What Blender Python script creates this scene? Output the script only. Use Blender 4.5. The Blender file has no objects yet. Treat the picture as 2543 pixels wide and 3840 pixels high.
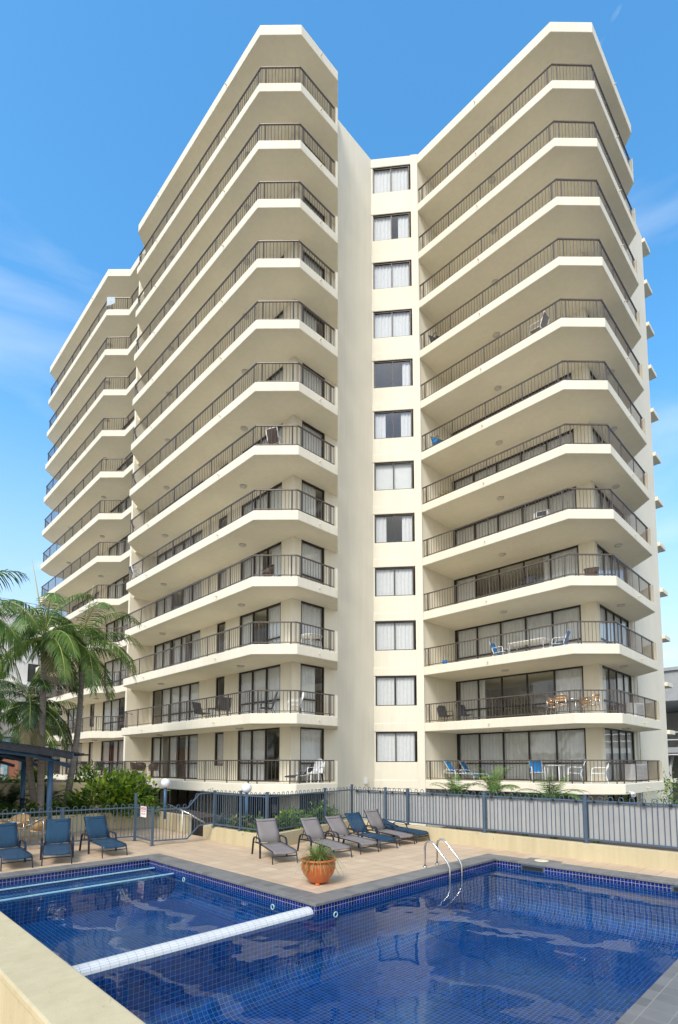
import bpy, bmesh, math, random
from math import sin, cos, pi, radians, sqrt
from mathutils import Vector, Matrix
random.seed(7)
SC = bpy.context.scene
COL = SC.collection
# axes: X and Y run along the two pool directions (the camera looks along X+Y); z = 0 is the pool deck

# ------------------------------------------------------------------ helpers
class MB:
    def __init__(s): s.v = []; s.f = []; s.m = []; s.uv = {}; s.sm = []
    def quad(s, a, b, c, d, m=0, sm=False):
        i = len(s.v); s.v += [tuple(a), tuple(b), tuple(c), tuple(d)]; s.f.append((i, i+1, i+2, i+3)); s.m.append(m); s.sm.append(sm)
    def hexa(s, p, m=0):     # p: 4 bottom (ccw), 4 top
        i = len(s.v); s.v += [tuple(q) for q in p]
        for f in ((3,2,1,0),(4,5,6,7),(0,1,5,4),(1,2,6,5),(2,3,7,6),(3,0,4,7)):
            s.f.append(tuple(i+k for k in f)); s.m.append(m); s.sm.append(False)
    def box(s, x0, x1, y0, y1, z0, z1, m=0):
        s.hexa([(x0,y0,z0),(x1,y0,z0),(x1,y1,z0),(x0,y1,z0),(x0,y0,z1),(x1,y0,z1),(x1,y1,z1),(x0,y1,z1)], m)
    def bar(s, p, q, w, h, m=0, up=(0,0,1)):
        p = Vector(p); q = Vector(q); d = (q-p).normalized(); up = Vector(up)
        if abs(d.dot(up)) > .98: up = Vector((1,0,0)) if abs(d.x) < .9 else Vector((0,1,0))
        r = d.cross(up).normalized()*w/2; u = r.cross(d).normalized()*h/2
        s.hexa([p-r-u, p+r-u, q+r-u, q-r-u, p-r+u, p+r+u, q+r+u, q-r+u], m)
    def tube(s, pts, r, n=8, m=0, cap=True):
        pts = [Vector(p) for p in pts]; k = len(pts)
        rs = r if isinstance(r, (list, tuple)) else [r]*k
        rings = []; prev = None
        for i, p in enumerate(pts):
            d = (pts[min(i+1,k-1)]-pts[max(i-1,0)]).normalized()
            if prev is None:
                a = Vector((0,0,1)) if abs(d.z) < .9 else Vector((1,0,0))
                x = d.cross(a).normalized()
            else:
                x = (prev - d*prev.dot(d)).normalized()
            prev = x; y = d.cross(x)
            b = len(s.v)
            for j in range(n):
                t = 2*pi*j/n; s.v.append(tuple(p + (x*cos(t)+y*sin(t))*rs[i]))
            rings.append(b)
        for i in range(k-1):
            for j in range(n):
                a, b = rings[i], rings[i+1]
                s.f.append((a+j, a+(j+1)%n, b+(j+1)%n, b+j)); s.m.append(m); s.sm.append(True)
        if cap:
            s.f.append(tuple(reversed([rings[0]+j for j in range(n)]))); s.m.append(m); s.sm.append(False)
            s.f.append(tuple(rings[-1]+j for j in range(n))); s.m.append(m); s.sm.append(False)
    def lathe(s, c, prof, n=24, m=0):
        c = Vector(c); rings = []
        for r, z in prof:
            b = len(s.v)
            for j in range(n):
                t = 2*pi*j/n; s.v.append((c.x+r*cos(t), c.y+r*sin(t), c.z+z))
            rings.append(b)
        for i in range(len(prof)-1):
            for j in range(n):
                a, b = rings[i], rings[i+1]
                s.f.append((a+j, a+(j+1)%n, b+(j+1)%n, b+j)); s.m.append(m); s.sm.append(True)
    def prism(s, poly, z0, z1, m=0):
        n = len(poly); i = len(s.v)
        s.v += [(x,y,z0) for x,y in poly] + [(x,y,z1) for x,y in poly]
        s.f.append(tuple(reversed(range(i, i+n)))); s.f.append(tuple(range(i+n, i+2*n))); s.m += [m,m]; s.sm += [False]*2
        for k in range(n):
            s.f.append((i+k, i+(k+1)%n, i+n+(k+1)%n, i+n+k)); s.m.append(m); s.sm.append(False)
    def build(s, name, mats, parent=None, bevel=0, loc=None, weld=False):
        me = bpy.data.meshes.new(name); me.from_pydata(s.v, [], s.f)
        if not isinstance(mats, (list, tuple)): mats = [mats]
        for mt in mats: me.materials.append(mt)
        me.polygons.foreach_set('material_index', s.m); me.polygons.foreach_set('use_smooth', s.sm)
        if s.uv:
            l = me.uv_layers.new(name='UVMap')
            for p in me.polygons:
                for k, li in enumerate(p.loop_indices):
                    l.data[li].uv = s.uv.get((p.index, k), (0,0))
        if weld:
            bm = bmesh.new(); bm.from_mesh(me); bmesh.ops.remove_doubles(bm, verts=bm.verts, dist=1e-5); bm.to_mesh(me); bm.free()
        me.update()
        o = bpy.data.objects.new(name, me); COL.objects.link(o)
        if parent: o.parent = parent
        if loc is not None: o.location = loc
        if bevel:
            b = o.modifiers.new('bevel', 'BEVEL'); b.width = bevel; b.segments = 2; b.limit_method = 'ANGLE'
        return o

def tag(o, label=None, cat=None, group=None, kind=None):
    if label: o['label'] = label
    if cat: o['category'] = cat
    if group: o['group'] = group
    if kind: o['kind'] = kind
    return o
def thing(name, label, cat, loc=(0,0,0), rz=0, group=None):
    o = bpy.data.objects.new(name, None); COL.objects.link(o); o.empty_display_size = .2
    o.location = loc; o.rotation_euler = (0,0,rz)
    return tag(o, label, cat, group)
def copy_tree(o, parent=None, loc=None, rz=None, label=None, group=None):
    c = o.copy(); COL.objects.link(c)
    if parent: c.parent = parent
    if loc is not None: c.location = loc
    if rz is not None: c.rotation_euler = (0,0,rz)
    if label: c['label'] = label
    if group: c['group'] = group
    for ch in list(o.children): copy_tree(ch, c)
    return c

# ------------------------------------------------------------------ materials
def mat(name, col, rough=.6, metal=0., var=0., vs=3., bump=0., bs=40., spec=.5, col2=None, stretch=None):
    m = bpy.data.materials.new(name); m.use_nodes = True
    nt = m.node_tree; b = nt.nodes['Principled BSDF']
    b.inputs['Base Color'].default_value = (*col, 1); b.inputs['Roughness'].default_value = rough
    b.inputs['Metallic'].default_value = metal; b.inputs['Specular IOR Level'].default_value = spec
    if var or col2 or bump:
        tc = nt.nodes.new('ShaderNodeTexCoord'); vec = tc.outputs['Object']
        if stretch:
            mp = nt.nodes.new('ShaderNodeMapping'); mp.inputs['Scale'].default_value = stretch
            nt.links.new(vec, mp.inputs['Vector']); vec = mp.outputs['Vector']
    if var or col2:
        n = nt.nodes.new('ShaderNodeTexNoise'); n.inputs['Scale'].default_value = vs; n.inputs['Detail'].default_value = 6; n.inputs['Roughness'].default_value = .65
        nt.links.new(vec, n.inputs['Vector'])
        r = nt.nodes.new('ShaderNodeValToRGB'); r.color_ramp.elements[0].position = .3; r.color_ramp.elements[1].position = .7
        c2 = col2 if col2 else tuple(max(0, c*(1-var)) for c in col)
        c1 = col if col2 else tuple(min(1, c*(1+var)) for c in col)
        r.color_ramp.elements[0].color = (*c2, 1); r.color_ramp.elements[1].color = (*c1, 1)
        nt.links.new(n.outputs['Fac'], r.inputs['Fac']); nt.links.new(r.outputs['Color'], b.inputs['Base Color'])
    if bump:
        n2 = nt.nodes.new('ShaderNodeTexNoise'); n2.inputs['Scale'].default_value = bs; n2.inputs['Detail'].default_value = 4
        nt.links.new(vec, n2.inputs['Vector'])
        bp = nt.nodes.new('ShaderNodeBump'); bp.inputs['Strength'].default_value = bump; bp.inputs['Distance'].default_value = .02
        nt.links.new(n2.outputs['Fac'], bp.inputs['Height']); nt.links.new(bp.outputs['Normal'], b.inputs['Normal'])
    return m

def math_node(nt, op, a, b=None):
    n = nt.nodes.new('ShaderNodeMath'); n.operation = op
    for i, x in enumerate((a, b)):
        if x is None: continue
        if isinstance(x, (int, float)): n.inputs[i].default_value = x
        else: nt.links.new(x, n.inputs[i])
    return n.outputs[0]

def tile_mat(name, size, grout_w, cols, grout, rough, coord='Object', bump=.3, offset=(0,0), var_scale=1.5, var=.12, spec=.5):
    """square tiles: random tone per tile, grout lines, slight wear"""
    m = bpy.data.materials.new(name); m.use_nodes = True
    nt = m.node_tree; b = nt.nodes['Principled BSDF']; L = nt.links.new
    tc = nt.nodes.new('ShaderNodeTexCoord'); sx = nt.nodes.new('ShaderNodeSeparateXYZ'); L(tc.outputs[coord], sx.inputs[0])
    U = math_node(nt, 'DIVIDE', math_node(nt, 'ADD', sx.outputs[0], offset[0]), size[0])
    V = math_node(nt, 'DIVIDE', math_node(nt, 'ADD', sx.outputs[1], offset[1]), size[1])
    def line(x, s):
        f = math_node(nt, 'FRACT', x); a = math_node(nt, 'ABSOLUTE', math_node(nt, 'SUBTRACT', f, .5))
        return math_node(nt, 'GREATER_THAN', a, .5 - grout_w/s/2)
    g = math_node(nt, 'MAXIMUM', line(U, size[0]), line(V, size[1]))
    cx = nt.nodes.new('ShaderNodeCombineXYZ'); L(math_node(nt, 'FLOOR', U), cx.inputs[0]); L(math_node(nt, 'FLOOR', V), cx.inputs[1])
    wn = nt.nodes.new('ShaderNodeTexWhiteNoise'); wn.noise_dimensions = '2D'; L(cx.outputs[0], wn.inputs['Vector'])
    r = nt.nodes.new('ShaderNodeValToRGB'); els = r.color_ramp.elements
    els[0].color = (*cols[0], 1); els[1].color = (*cols[-1], 1)
    for k, c in enumerate(cols[1:-1]):
        e = els.new((k+1)/(len(cols)-1)); e.color = (*c, 1)
    L(wn.outputs['Value'], r.inputs['Fac'])
    nz = nt.nodes.new('ShaderNodeTexNoise'); nz.inputs['Scale'].default_value = var_scale; nz.inputs['Detail'].default_value = 7; nz.inputs['Roughness'].default_value = .7
    L(tc.outputs[coord], nz.inputs['Vector'])
    mr = nt.nodes.new('ShaderNodeMapRange'); mr.inputs['From Min'].default_value = .3; mr.inputs['From Max'].default_value = .7
    mr.inputs['To Min'].default_value = 1-var; mr.inputs['To Max'].default_value = 1+var; L(nz.outputs['Fac'], mr.inputs['Value'])
    mul = nt.nodes.new('ShaderNodeVectorMath'); mul.operation = 'SCALE'; L(r.outputs['Color'], mul.inputs[0]); L(mr.outputs[0], mul.inputs['Scale'])
    mx = nt.nodes.new('ShaderNodeMix'); mx.data_type = 'RGBA'; L(g, mx.inputs[0]); L(mul.outputs[0], mx.inputs[6]); mx.inputs[7].default_value = (*grout, 1)
    L(mx.outputs[2], b.inputs['Base Color'])
    rr = math_node(nt, 'ADD', math_node(nt, 'MULTIPLY', g, .3), rough); L(rr, b.inputs['Roughness'])
    b.inputs['Specular IOR Level'].default_value = spec
    if bump:
        bp = nt.nodes.new('ShaderNodeBump'); bp.inputs['Strength'].default_value = bump; bp.inputs['Distance'].default_value = .01
        L(math_node(nt, 'SUBTRACT', nz.outputs['Fac'], g), bp.inputs['Height']); L(bp.outputs['Normal'], b.inputs['Normal'])
    return m

def schlick(nt, f0, normal=None):
    lw = nt.nodes.new('ShaderNodeLayerWeight'); lw.inputs['Blend'].default_value = .5
    if normal is not None: nt.links.new(normal, lw.inputs['Normal'])
    return math_node(nt, 'ADD', math_node(nt, 'MULTIPLY', math_node(nt, 'POWER', lw.outputs['Facing'], 5), 1-f0), f0)

def glass_mat(name, tint=(.8,.86,.84), refl=1.0, rough=0.0):
    m = bpy.data.materials.new(name); m.use_nodes = True; nt = m.node_tree; nt.nodes.remove(nt.nodes['Principled BSDF'])
    out = nt.nodes['Material Output']; L = nt.links.new
    t = nt.nodes.new('ShaderNodeBsdfTransparent'); t.inputs[0].default_value = (*tint, 1)
    g = nt.nodes.new('ShaderNodeBsdfGlossy'); g.inputs['Roughness'].default_value = rough; g.inputs[0].default_value = (.9,.95,1,1)
    fr = schlick(nt, .055)
    tc = nt.nodes.new('ShaderNodeTexCoord'); nz = nt.nodes.new('ShaderNodeTexNoise'); nz.inputs['Scale'].default_value = .8; L(tc.outputs['Object'], nz.inputs['Vector'])
    bp = nt.nodes.new('ShaderNodeBump'); bp.inputs['Strength'].default_value = .05; bp.inputs['Distance'].default_value = .1
    L(nz.outputs['Fac'], bp.inputs['Height']); L(bp.outputs['Normal'], g.inputs['Normal'])
    f = math_node(nt, 'MINIMUM', math_node(nt, 'MULTIPLY', fr, refl), 1.0)
    mx = nt.nodes.new('ShaderNodeMixShader'); L(f, mx.inputs[0]); L(t.outputs[0], mx.inputs[1]); L(g.outputs[0], mx.inputs[2]); L(mx.outputs[0], out.inputs[0])
    return m

def water_mat(name):
    m = bpy.data.materials.new(name); m.use_nodes = True; nt = m.node_tree; nt.nodes.remove(nt.nodes['Principled BSDF'])
    out = nt.nodes['Material Output']; L = nt.links.new
    t = nt.nodes.new('ShaderNodeBsdfTransparent'); t.inputs[0].default_value = (.74,.93,.97,1)
    g = nt.nodes.new('ShaderNodeBsdfGlossy'); g.inputs['Roughness'].default_value = 0.0; g.inputs[0].default_value = (1,1,1,1)
    tc = nt.nodes.new('ShaderNodeTexCoord')
    n1 = nt.nodes.new('ShaderNodeTexNoise'); n1.inputs['Scale'].default_value = .8; n1.inputs['Detail'].default_value = 1.5
    n2 = nt.nodes.new('ShaderNodeTexNoise'); n2.inputs['Scale'].default_value = 4.5; n2.inputs['Detail'].default_value = 1.
    L(tc.outputs['Object'], n1.inputs['Vector']); L(tc.outputs['Object'], n2.inputs['Vector'])
    h = math_node(nt, 'ADD', n1.outputs['Fac'], math_node(nt, 'MULTIPLY', n2.outputs['Fac'], .045))
    bp = nt.nodes.new('ShaderNodeBump'); bp.inputs['Strength'].default_value = .32; bp.inputs['Distance'].default_value = .06
    L(h, bp.inputs['Height']); L(bp.outputs['Normal'], g.inputs['Normal'])
    fr = schlick(nt, .02, bp.outputs['Normal'])
    mx = nt.nodes.new('ShaderNodeMixShader'); L(math_node(nt,'MULTIPLY',fr,.52), mx.inputs[0]); L(t.outputs[0], mx.inputs[1]); L(g.outputs[0], mx.inputs[2]); L(mx.outputs[0], out.inputs[0])
    return m

def leaf_mat(name, c1, c2, rough=.45, trans=.35):
    m = bpy.data.materials.new(name); m.use_nodes = True; nt = m.node_tree; b = nt.nodes['Principled BSDF']; L = nt.links.new
    tc = nt.nodes.new('ShaderNodeTexCoord'); n = nt.nodes.new('ShaderNodeTexNoise'); n.inputs['Scale'].default_value = 2.2; n.inputs['Detail'].default_value = 5
    L(tc.outputs['Object'], n.inputs['Vector'])
    r = nt.nodes.new('ShaderNodeValToRGB'); r.color_ramp.elements[0].position = .32; r.color_ramp.elements[1].position = .68
    r.color_ramp.elements[0].color = (*c1, 1); r.color_ramp.elements[1].color = (*c2, 1); L(n.outputs['Fac'], r.inputs['Fac'])
    L(r.outputs['Color'], b.inputs['Base Color']); b.inputs['Roughness'].default_value = rough
    tr = nt.nodes.new('ShaderNodeBsdfTranslucent'); L(r.outputs['Color'], tr.inputs[0])
    mx = nt.nodes.new('ShaderNodeMixShader'); mx.inputs[0].default_value = trans
    L(b.outputs[0], mx.inputs[1]); L(tr.outputs[0], mx.inputs[2]); L(mx.outputs[0], nt.nodes['Material Output'].inputs[0])
    return m

def plaster_mat(name, col, dirt):
    """painted render: faint mottling, vertical weather streaks, fine bump"""
    m = mat(name, col, .75, bump=.12, bs=60, spec=.25); nt = m.node_tree; b = nt.nodes['Principled BSDF']; L = nt.links.new
    geo = nt.nodes.new('ShaderNodeNewGeometry'); mp = nt.nodes.new('ShaderNodeMapping'); mp.inputs['Scale'].default_value = (3.5,3.5,.22); L(geo.outputs['Position'], mp.inputs['Vector'])
    n = nt.nodes.new('ShaderNodeTexNoise'); n.inputs['Scale'].default_value = 1.2; n.inputs['Detail'].default_value = 8; n.inputs['Roughness'].default_value = .7; L(mp.outputs[0], n.inputs['Vector'])
    r = nt.nodes.new('ShaderNodeValToRGB'); r.color_ramp.elements[0].position = .36; r.color_ramp.elements[1].position = .62
    r.color_ramp.elements[0].color = (*dirt, 1); r.color_ramp.elements[1].color = (*col, 1); L(n.outputs['Fac'], r.inputs['Fac'])
    n2 = nt.nodes.new('ShaderNodeTexNoise'); n2.inputs['Scale'].default_value = .5; n2.inputs['Detail'].default_value = 5; L(geo.outputs['Position'], n2.inputs['Vector'])
    mr = nt.nodes.new('ShaderNodeMapRange'); mr.inputs['From Min'].default_value = .3; mr.inputs['From Max'].default_value = .7; mr.inputs['To Min'].default_value = .95; mr.inputs['To Max'].default_value = 1.03; L(n2.outputs['Fac'], mr.inputs['Value'])
    s = nt.nodes.new('ShaderNodeVectorMath'); s.operation = 'SCALE'; L(r.outputs['Color'], s.inputs[0]); L(mr.outputs[0], s.inputs['Scale'])
    # narrow run marks, only where a second mask lets them through
    mp3 = nt.nodes.new('ShaderNodeMapping'); mp3.inputs['Scale'].default_value = (9,9,.35); L(geo.outputs['Position'], mp3.inputs['Vector'])
    n3 = nt.nodes.new('ShaderNodeTexNoise'); n3.inputs['Scale'].default_value = 1.; n3.inputs['Detail'].default_value = 4; L(mp3.outputs[0], n3.inputs['Vector'])
    m3 = nt.nodes.new('ShaderNodeMapRange'); m3.inputs['From Min'].default_value = .62; m3.inputs['From Max'].default_value = .74; m3.inputs['To Max'].default_value = .10; L(n3.outputs['Fac'], m3.inputs['Value'])
    x3 = nt.nodes.new('ShaderNodeMix'); x3.data_type = 'RGBA'; L(m3.outputs[0], x3.inputs[0]); L(s.outputs[0], x3.inputs[6]); x3.inputs[7].default_value = (dirt[0]*.62, dirt[1]*.58, dirt[2]*.5, 1)
    L(x3.outputs[2], b.inputs['Base Color'])
    return m

M = {}
M['cream'] = plaster_mat('cream_paint', (.81,.752,.605), (.77,.71,.565))
M['wall_yellow'] = plaster_mat('yellow_render', (.56,.475,.295), (.50,.42,.255))
def cracks(m, scale, dark):
    nt = m.node_tree; b = nt.nodes['Principled BSDF']; L = nt.links.new
    src = b.inputs['Base Color'].links[0].from_socket; tc = nt.nodes.new('ShaderNodeTexCoord')
    n = nt.nodes.new('ShaderNodeTexNoise'); n.inputs['Scale'].default_value = scale; n.inputs['Detail'].default_value = 3; n.inputs['Distortion'].default_value = .6; L(tc.outputs['Object'], n.inputs['Vector'])
    n2 = nt.nodes.new('ShaderNodeTexNoise'); n2.inputs['Scale'].default_value = scale*1.7; n2.inputs['Detail'].default_value = 2; L(tc.outputs['Object'], n2.inputs['Vector'])
    d = math_node(nt, 'LESS_THAN', math_node(nt, 'ABSOLUTE', math_node(nt, 'SUBTRACT', n.outputs['Fac'], .5)), .0022)
    k = math_node(nt, 'MULTIPLY', d, math_node(nt, 'GREATER_THAN', n2.outputs['Fac'], .52))
    n3 = nt.nodes.new('ShaderNodeTexNoise'); n3.inputs['Scale'].default_value = 5; n3.inputs['Detail'].default_value = 9; n3.inputs['Roughness'].default_value = .75; L(tc.outputs['Object'], n3.inputs['Vector'])
    mr = nt.nodes.new('ShaderNodeMapRange'); mr.inputs['From Min'].default_value = .56; mr.inputs['From Max'].default_value = .75; mr.inputs['To Max'].default_value = .35; L(n3.outputs['Fac'], mr.inputs['Value'])
    mx = nt.nodes.new('ShaderNodeMix'); mx.data_type = 'RGBA'; L(math_node(nt, 'MINIMUM', math_node(nt, 'ADD', math_node(nt, 'MULTIPLY', k, .55), mr.outputs[0]), 1.), mx.inputs[0]); L(src, mx.inputs[6]); mx.inputs[7].default_value = (*dark, 1)
    L(mx.outputs[2], b.inputs['Base Color'])
cracks(M['wall_yellow'], 1.1, (.33,.27,.16))
M['bronze'] = mat('bronze_aluminium', (.035,.026,.02), .38, .3, var=.15, vs=8)
M['rail'] = mat('bronze_rail', (.11,.088,.074), .4, .35, var=.1, vs=6)
M['glass'] = glass_mat('window_glass', (.95,.965,.96), 1.3)
M['curtain'] = mat('curtain_cloth', (.66,.655,.64), .9, var=.05, vs=6)
M['blind'] = mat('white_blind', (.82,.82,.80), .7, var=.03)
M['room'] = mat('room_wall', (.50,.45,.37), .9, var=.05)
M['lamp_grey'] = mat('frosted_lamp', (.52,.48,.42), .4, var=.05)
M['pipe'] = mat('painted_pipe', (.72,.62,.42), .5, var=.08)
M['white_metal'] = mat('white_metal', (.8,.8,.78), .35, var=.03)
M['white_plastic'] = mat('white_plastic', (.82,.82,.80), .4, var=.03)
M['navy'] = mat('navy_metal', (.018,.024,.042), .35, .2, var=.2, vs=10)
def mesh_mat(name, col, see):
    m = mat(name, col, .85, var=.10, vs=4); nt = m.node_tree; L = nt.links.new
    t = nt.nodes.new('ShaderNodeBsdfTransparent'); mx = nt.nodes.new('ShaderNodeMixShader'); mx.inputs[0].default_value = see
    L(nt.nodes['Principled BSDF'].outputs[0], mx.inputs[1]); L(t.outputs[0], mx.inputs[2]); L(mx.outputs[0], nt.nodes['Material Output'].inputs[0]); return m
M['sling_grey'] = mesh_mat('grey_sling', (.195,.172,.162), .03)
M['sling_blue'] = mesh_mat('blue_sling', (.006,.048,.10), .2)
M['sling_azure'] = mat('azure_sling', (.01,.20,.50), .8, var=.1, vs=5)
M['sling_dark'] = mat('dark_sling', (.045,.045,.05), .8, var=.1, vs=5)
M['fence'] = mat('blue_grey_powdercoat', (.075,.112,.155), .4, .1, var=.1, vs=4)
M['screen'] = mat('shade_cloth', (.37,.37,.355), .9, var=.06, vs=2, bump=.2, bs=150)
M['black'] = mat('black_rubber', (.012,.012,.012), .6, var=.1)
M['steel'] = mat('brushed_steel', (.62,.61,.58), .22, 1., var=.05, vs=20)
M['terracotta'] = mat('terracotta_glaze', (.46,.115,.03), .35, var=.22, vs=6, bump=.1, bs=30)
M['soil'] = mat('dark_soil', (.06,.04,.028), .95, var=.4, vs=12, bump=.5, bs=30)
M['wicker'] = mat('brown_wicker', (.085,.055,.04), .7, var=.3, vs=30, bump=.3, bs=120)
M['tan_wicker'] = mat('tan_wicker', (.50,.32,.13), .7, var=.2, vs=30, bump=.3, bs=120)
M['timber'] = mat('pale_timber', (.50,.27,.10), .5, var=.2, vs=14, stretch=(1,8,1))
M['brick'] = None
M['concrete'] = mat('grey_concrete', (.42,.42,.41), .85, var=.12, vs=1.2, bump=.1)
M['blue_steel'] = mat('blue_painted_steel', (.05,.12,.215), .4, .1, var=.1)
M['dark_batten'] = mat('dark_batten', (.03,.032,.035), .6, var=.3, vs=8)
M['trim_blue'] = mat('pale_blue_paint', (.28,.52,.62), .6, var=.06)
M['white_wall'] = plaster_mat('white_render', (.80,.78,.74), (.72,.70,.66))
M['yellow'] = mat('yellow_paint', (.75,.62,.02), .5, var=.08)
M['redpaint'] = mat('red_paint', (.45,.02,.02), .5, var=.08)
M['towel'] = mat('pale_towel', (.50,.58,.62), .95, var=.15, vs=4)
M['globe'] = mat('opal_globe', (.80,.79,.82), .25, var=.02)
M['signwhite'] = mat('sign_white', (.82,.81,.79), .4, var=.02)
M['signred'] = mat('sign_red', (.52,.06,.045), .5, var=.05)
M['trunk'] = mat('palm_trunk', (.31,.27,.23), .9, col2=(.17,.145,.12), vs=3, bump=.5, bs=9, stretch=(1,1,9))
M['shaft'] = mat('green_crownshaft', (.09,.15,.05), .45, var=.25, vs=3)
M['stem'] = mat('shrub_stem', (.10,.07,.045), .9, var=.3, vs=10)
M['frond'] = leaf_mat('palm_leaf', (.045,.11,.02), (.14,.25,.045))
M['frond_light'] = leaf_mat('palm_leaf_pale', (.075,.155,.028), (.22,.32,.06))  # paler yellow-green leaf tone
M['frond_dry'] = leaf_mat('palm_leaf_dry', (.16,.13,.06), (.30,.26,.13), .7)
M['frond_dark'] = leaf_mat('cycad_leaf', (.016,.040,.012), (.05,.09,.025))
M['rachis'] = mat('yellow_midrib', (.36,.38,.12), .5, var=.1)
M['spear'] = mat('palm_spear', (.42,.40,.16), .5, var=.1)
M['leaf'] = leaf_mat('shrub_leaf', (.09,.21,.018), (.44,.56,.05))
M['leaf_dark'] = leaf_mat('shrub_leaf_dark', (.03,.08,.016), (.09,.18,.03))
M['leaf_yellow'] = leaf_mat('shrub_leaf_yellow', (.12,.16,.03), (.42,.36,.08))
M['agave'] = leaf_mat('agave_leaf', (.12,.17,.15), (.22,.28,.24))
M['potplant'] = leaf_mat('pot_plant_leaf', (.12,.19,.04), (.36,.38,.12))
M['deck'] = tile_mat('deck_tiles', (.40,.40), .008, [(.53,.39,.258),(.57,.425,.285),(.49,.36,.237),(.60,.45,.305)], (.27,.185,.12), .55, offset=(.1,.15), var=.10, bump=.25)
M['coping'] = tile_mat('coping_tiles', (.245,.245), .007, [(.16,.154,.145),(.19,.182,.17),(.135,.13,.122)], (.28,.265,.235), .5, offset=(.04,.0), var=.15)
M['pool'] = tile_mat('pool_mosaic', (.074,.074), .0042, [(.0004,.017,.135),(.0005,.024,.17),(.0003,.012,.105),(.0008,.038,.205),(.0004,.020,.15)], (.05,.27,.31), .15, coord='UV', bump=0, var=.15)
M['waterline'] = tile_mat('waterline_mosaic', (.074,.074), .006, [(.003,.011,.11),(.005,.02,.19),(.002,.007,.07)], (.42,.42,.44), .12, coord='UV', bump=0, var=.1)
M['weir'] = tile_mat('white_grip_tiles', (.12,.042), .006, [(.60,.61,.61),(.66,.67,.66)], (.30,.31,.31), .35, coord='UV', bump=0, var=.04)
M['white_edge'] = mat('white_step_edge', (.80,.82,.80), .4, var=.05, vs=10)
M['water'] = water_mat('pool_water')
M['asphalt'] = mat('asphalt', (.07,.07,.068), .9, var=.25, vs=2, bump=.2, bs=80)
M['grass'] = mat('lawn', (.05,.09,.025), .95, var=.35, vs=5, bump=.4, bs=60)

def brick_mat():
    m = bpy.data.materials.new('red_brick'); m.use_nodes = True; nt = m.node_tree; b = nt.nodes['Principled BSDF']; L = nt.links.new
    tc = nt.nodes.new('ShaderNodeTexCoord'); s = nt.nodes.new('ShaderNodeSeparateXYZ'); L(tc.outputs['Object'], s.inputs[0])
    c = nt.nodes.new('ShaderNodeCombineXYZ'); L(math_node(nt, 'ADD', s.outputs[0], s.outputs[1]), c.inputs[0]); L(s.outputs[2], c.inputs[1])
    br = nt.nodes.new('ShaderNodeTexBrick'); br.inputs['Scale'].default_value = 4.2; br.inputs['Mortar Size'].default_value = .018
    br.inputs['Color1'].default_value = (.36,.11,.055,1); br.inputs['Color2'].default_value = (.44,.16,.08,1); br.inputs['Mortar'].default_value = (.40,.33,.27,1)
    L(c.outputs[0], br.inputs['Vector']); L(br.outputs['Color'], b.inputs['Base Color']); b.inputs['Roughness'].default_value = .85
    return m
M['brick'] = brick_mat()

# ------------------------------------------------------------------ camera, light, sky
cam = bpy.data.cameras.new('camera'); co = bpy.data.objects.new('camera', cam); COL.objects.link(co)
cam.sensor_width = 36; cam.lens = 36*1218.9/2368; cam.shift_y = (1666.7-1184)/2368; cam.shift_x = 0
cam.clip_start = .05; cam.clip_end = 3000
co.location = (0,0,2.45); co.rotation_euler = (pi/2+.0820677, 0, -pi/4)
SC.camera = co
SUN_EL = 46; SUN_DIR = Vector((-.93,-.36,0)).normalized()
sl = bpy.data.lights.new('sun', 'SUN'); sl.energy = 1.75; sl.angle = radians(20); sl.color = (1,.95,.87)
so = bpy.data.objects.new('sun', sl); COL.objects.link(so)
sd = Vector((SUN_DIR.x*cos(radians(SUN_EL)), SUN_DIR.y*cos(radians(SUN_EL)), sin(radians(SUN_EL))))
so.rotation_euler = (-sd).to_track_quat('-Z','Y').to_euler(); so.location = (0,0,60)

W = bpy.data.worlds.new('World'); SC.world = W; W.use_nodes = True
nt = W.node_tree; L = nt.links.new; bg = nt.nodes['Background']
sky = nt.nodes.new('ShaderNodeTexSky'); sky.sky_type = 'NISHITA'; sky.sun_disc = False
sky.sun_elevation = radians(SUN_EL); sky.sun_rotation = math.atan2(SUN_DIR.x, SUN_DIR.y)
sky.air_density = 1.0; sky.dust_density = .6; sky.ozone_density = 1.2
tc = nt.nodes.new('ShaderNodeTexCoord'); mp = nt.nodes.new('ShaderNodeMapping'); mp.inputs['Scale'].default_value = (1.,1.,2.6); mp.inputs['Rotation'].default_value = (0,0,.9); mp.inputs['Location'].default_value = (.25,0,0)
L(tc.outputs['Generated'], mp.inputs['Vector'])
nz = nt.nodes.new('ShaderNodeTexNoise'); nz.inputs['Scale'].default_value = 3.1; nz.inputs['Detail'].default_value = 9; nz.inputs['Roughness'].default_value = .55; nz.inputs['Distortion'].default_value = .3
L(mp.outputs[0], nz.inputs['Vector'])
sx = nt.nodes.new('ShaderNodeSeparateXYZ'); L(tc.outputs['Generated'], sx.inputs[0])
elev = nt.nodes.new('ShaderNodeMapRange'); elev.inputs['From Min'].default_value = .0; elev.inputs['From Max'].default_value = .62
elev.inputs['To Min'].default_value = .46; elev.inputs['To Max'].default_value = .75; L(sx.outputs[2], elev.inputs['Value'])
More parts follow.
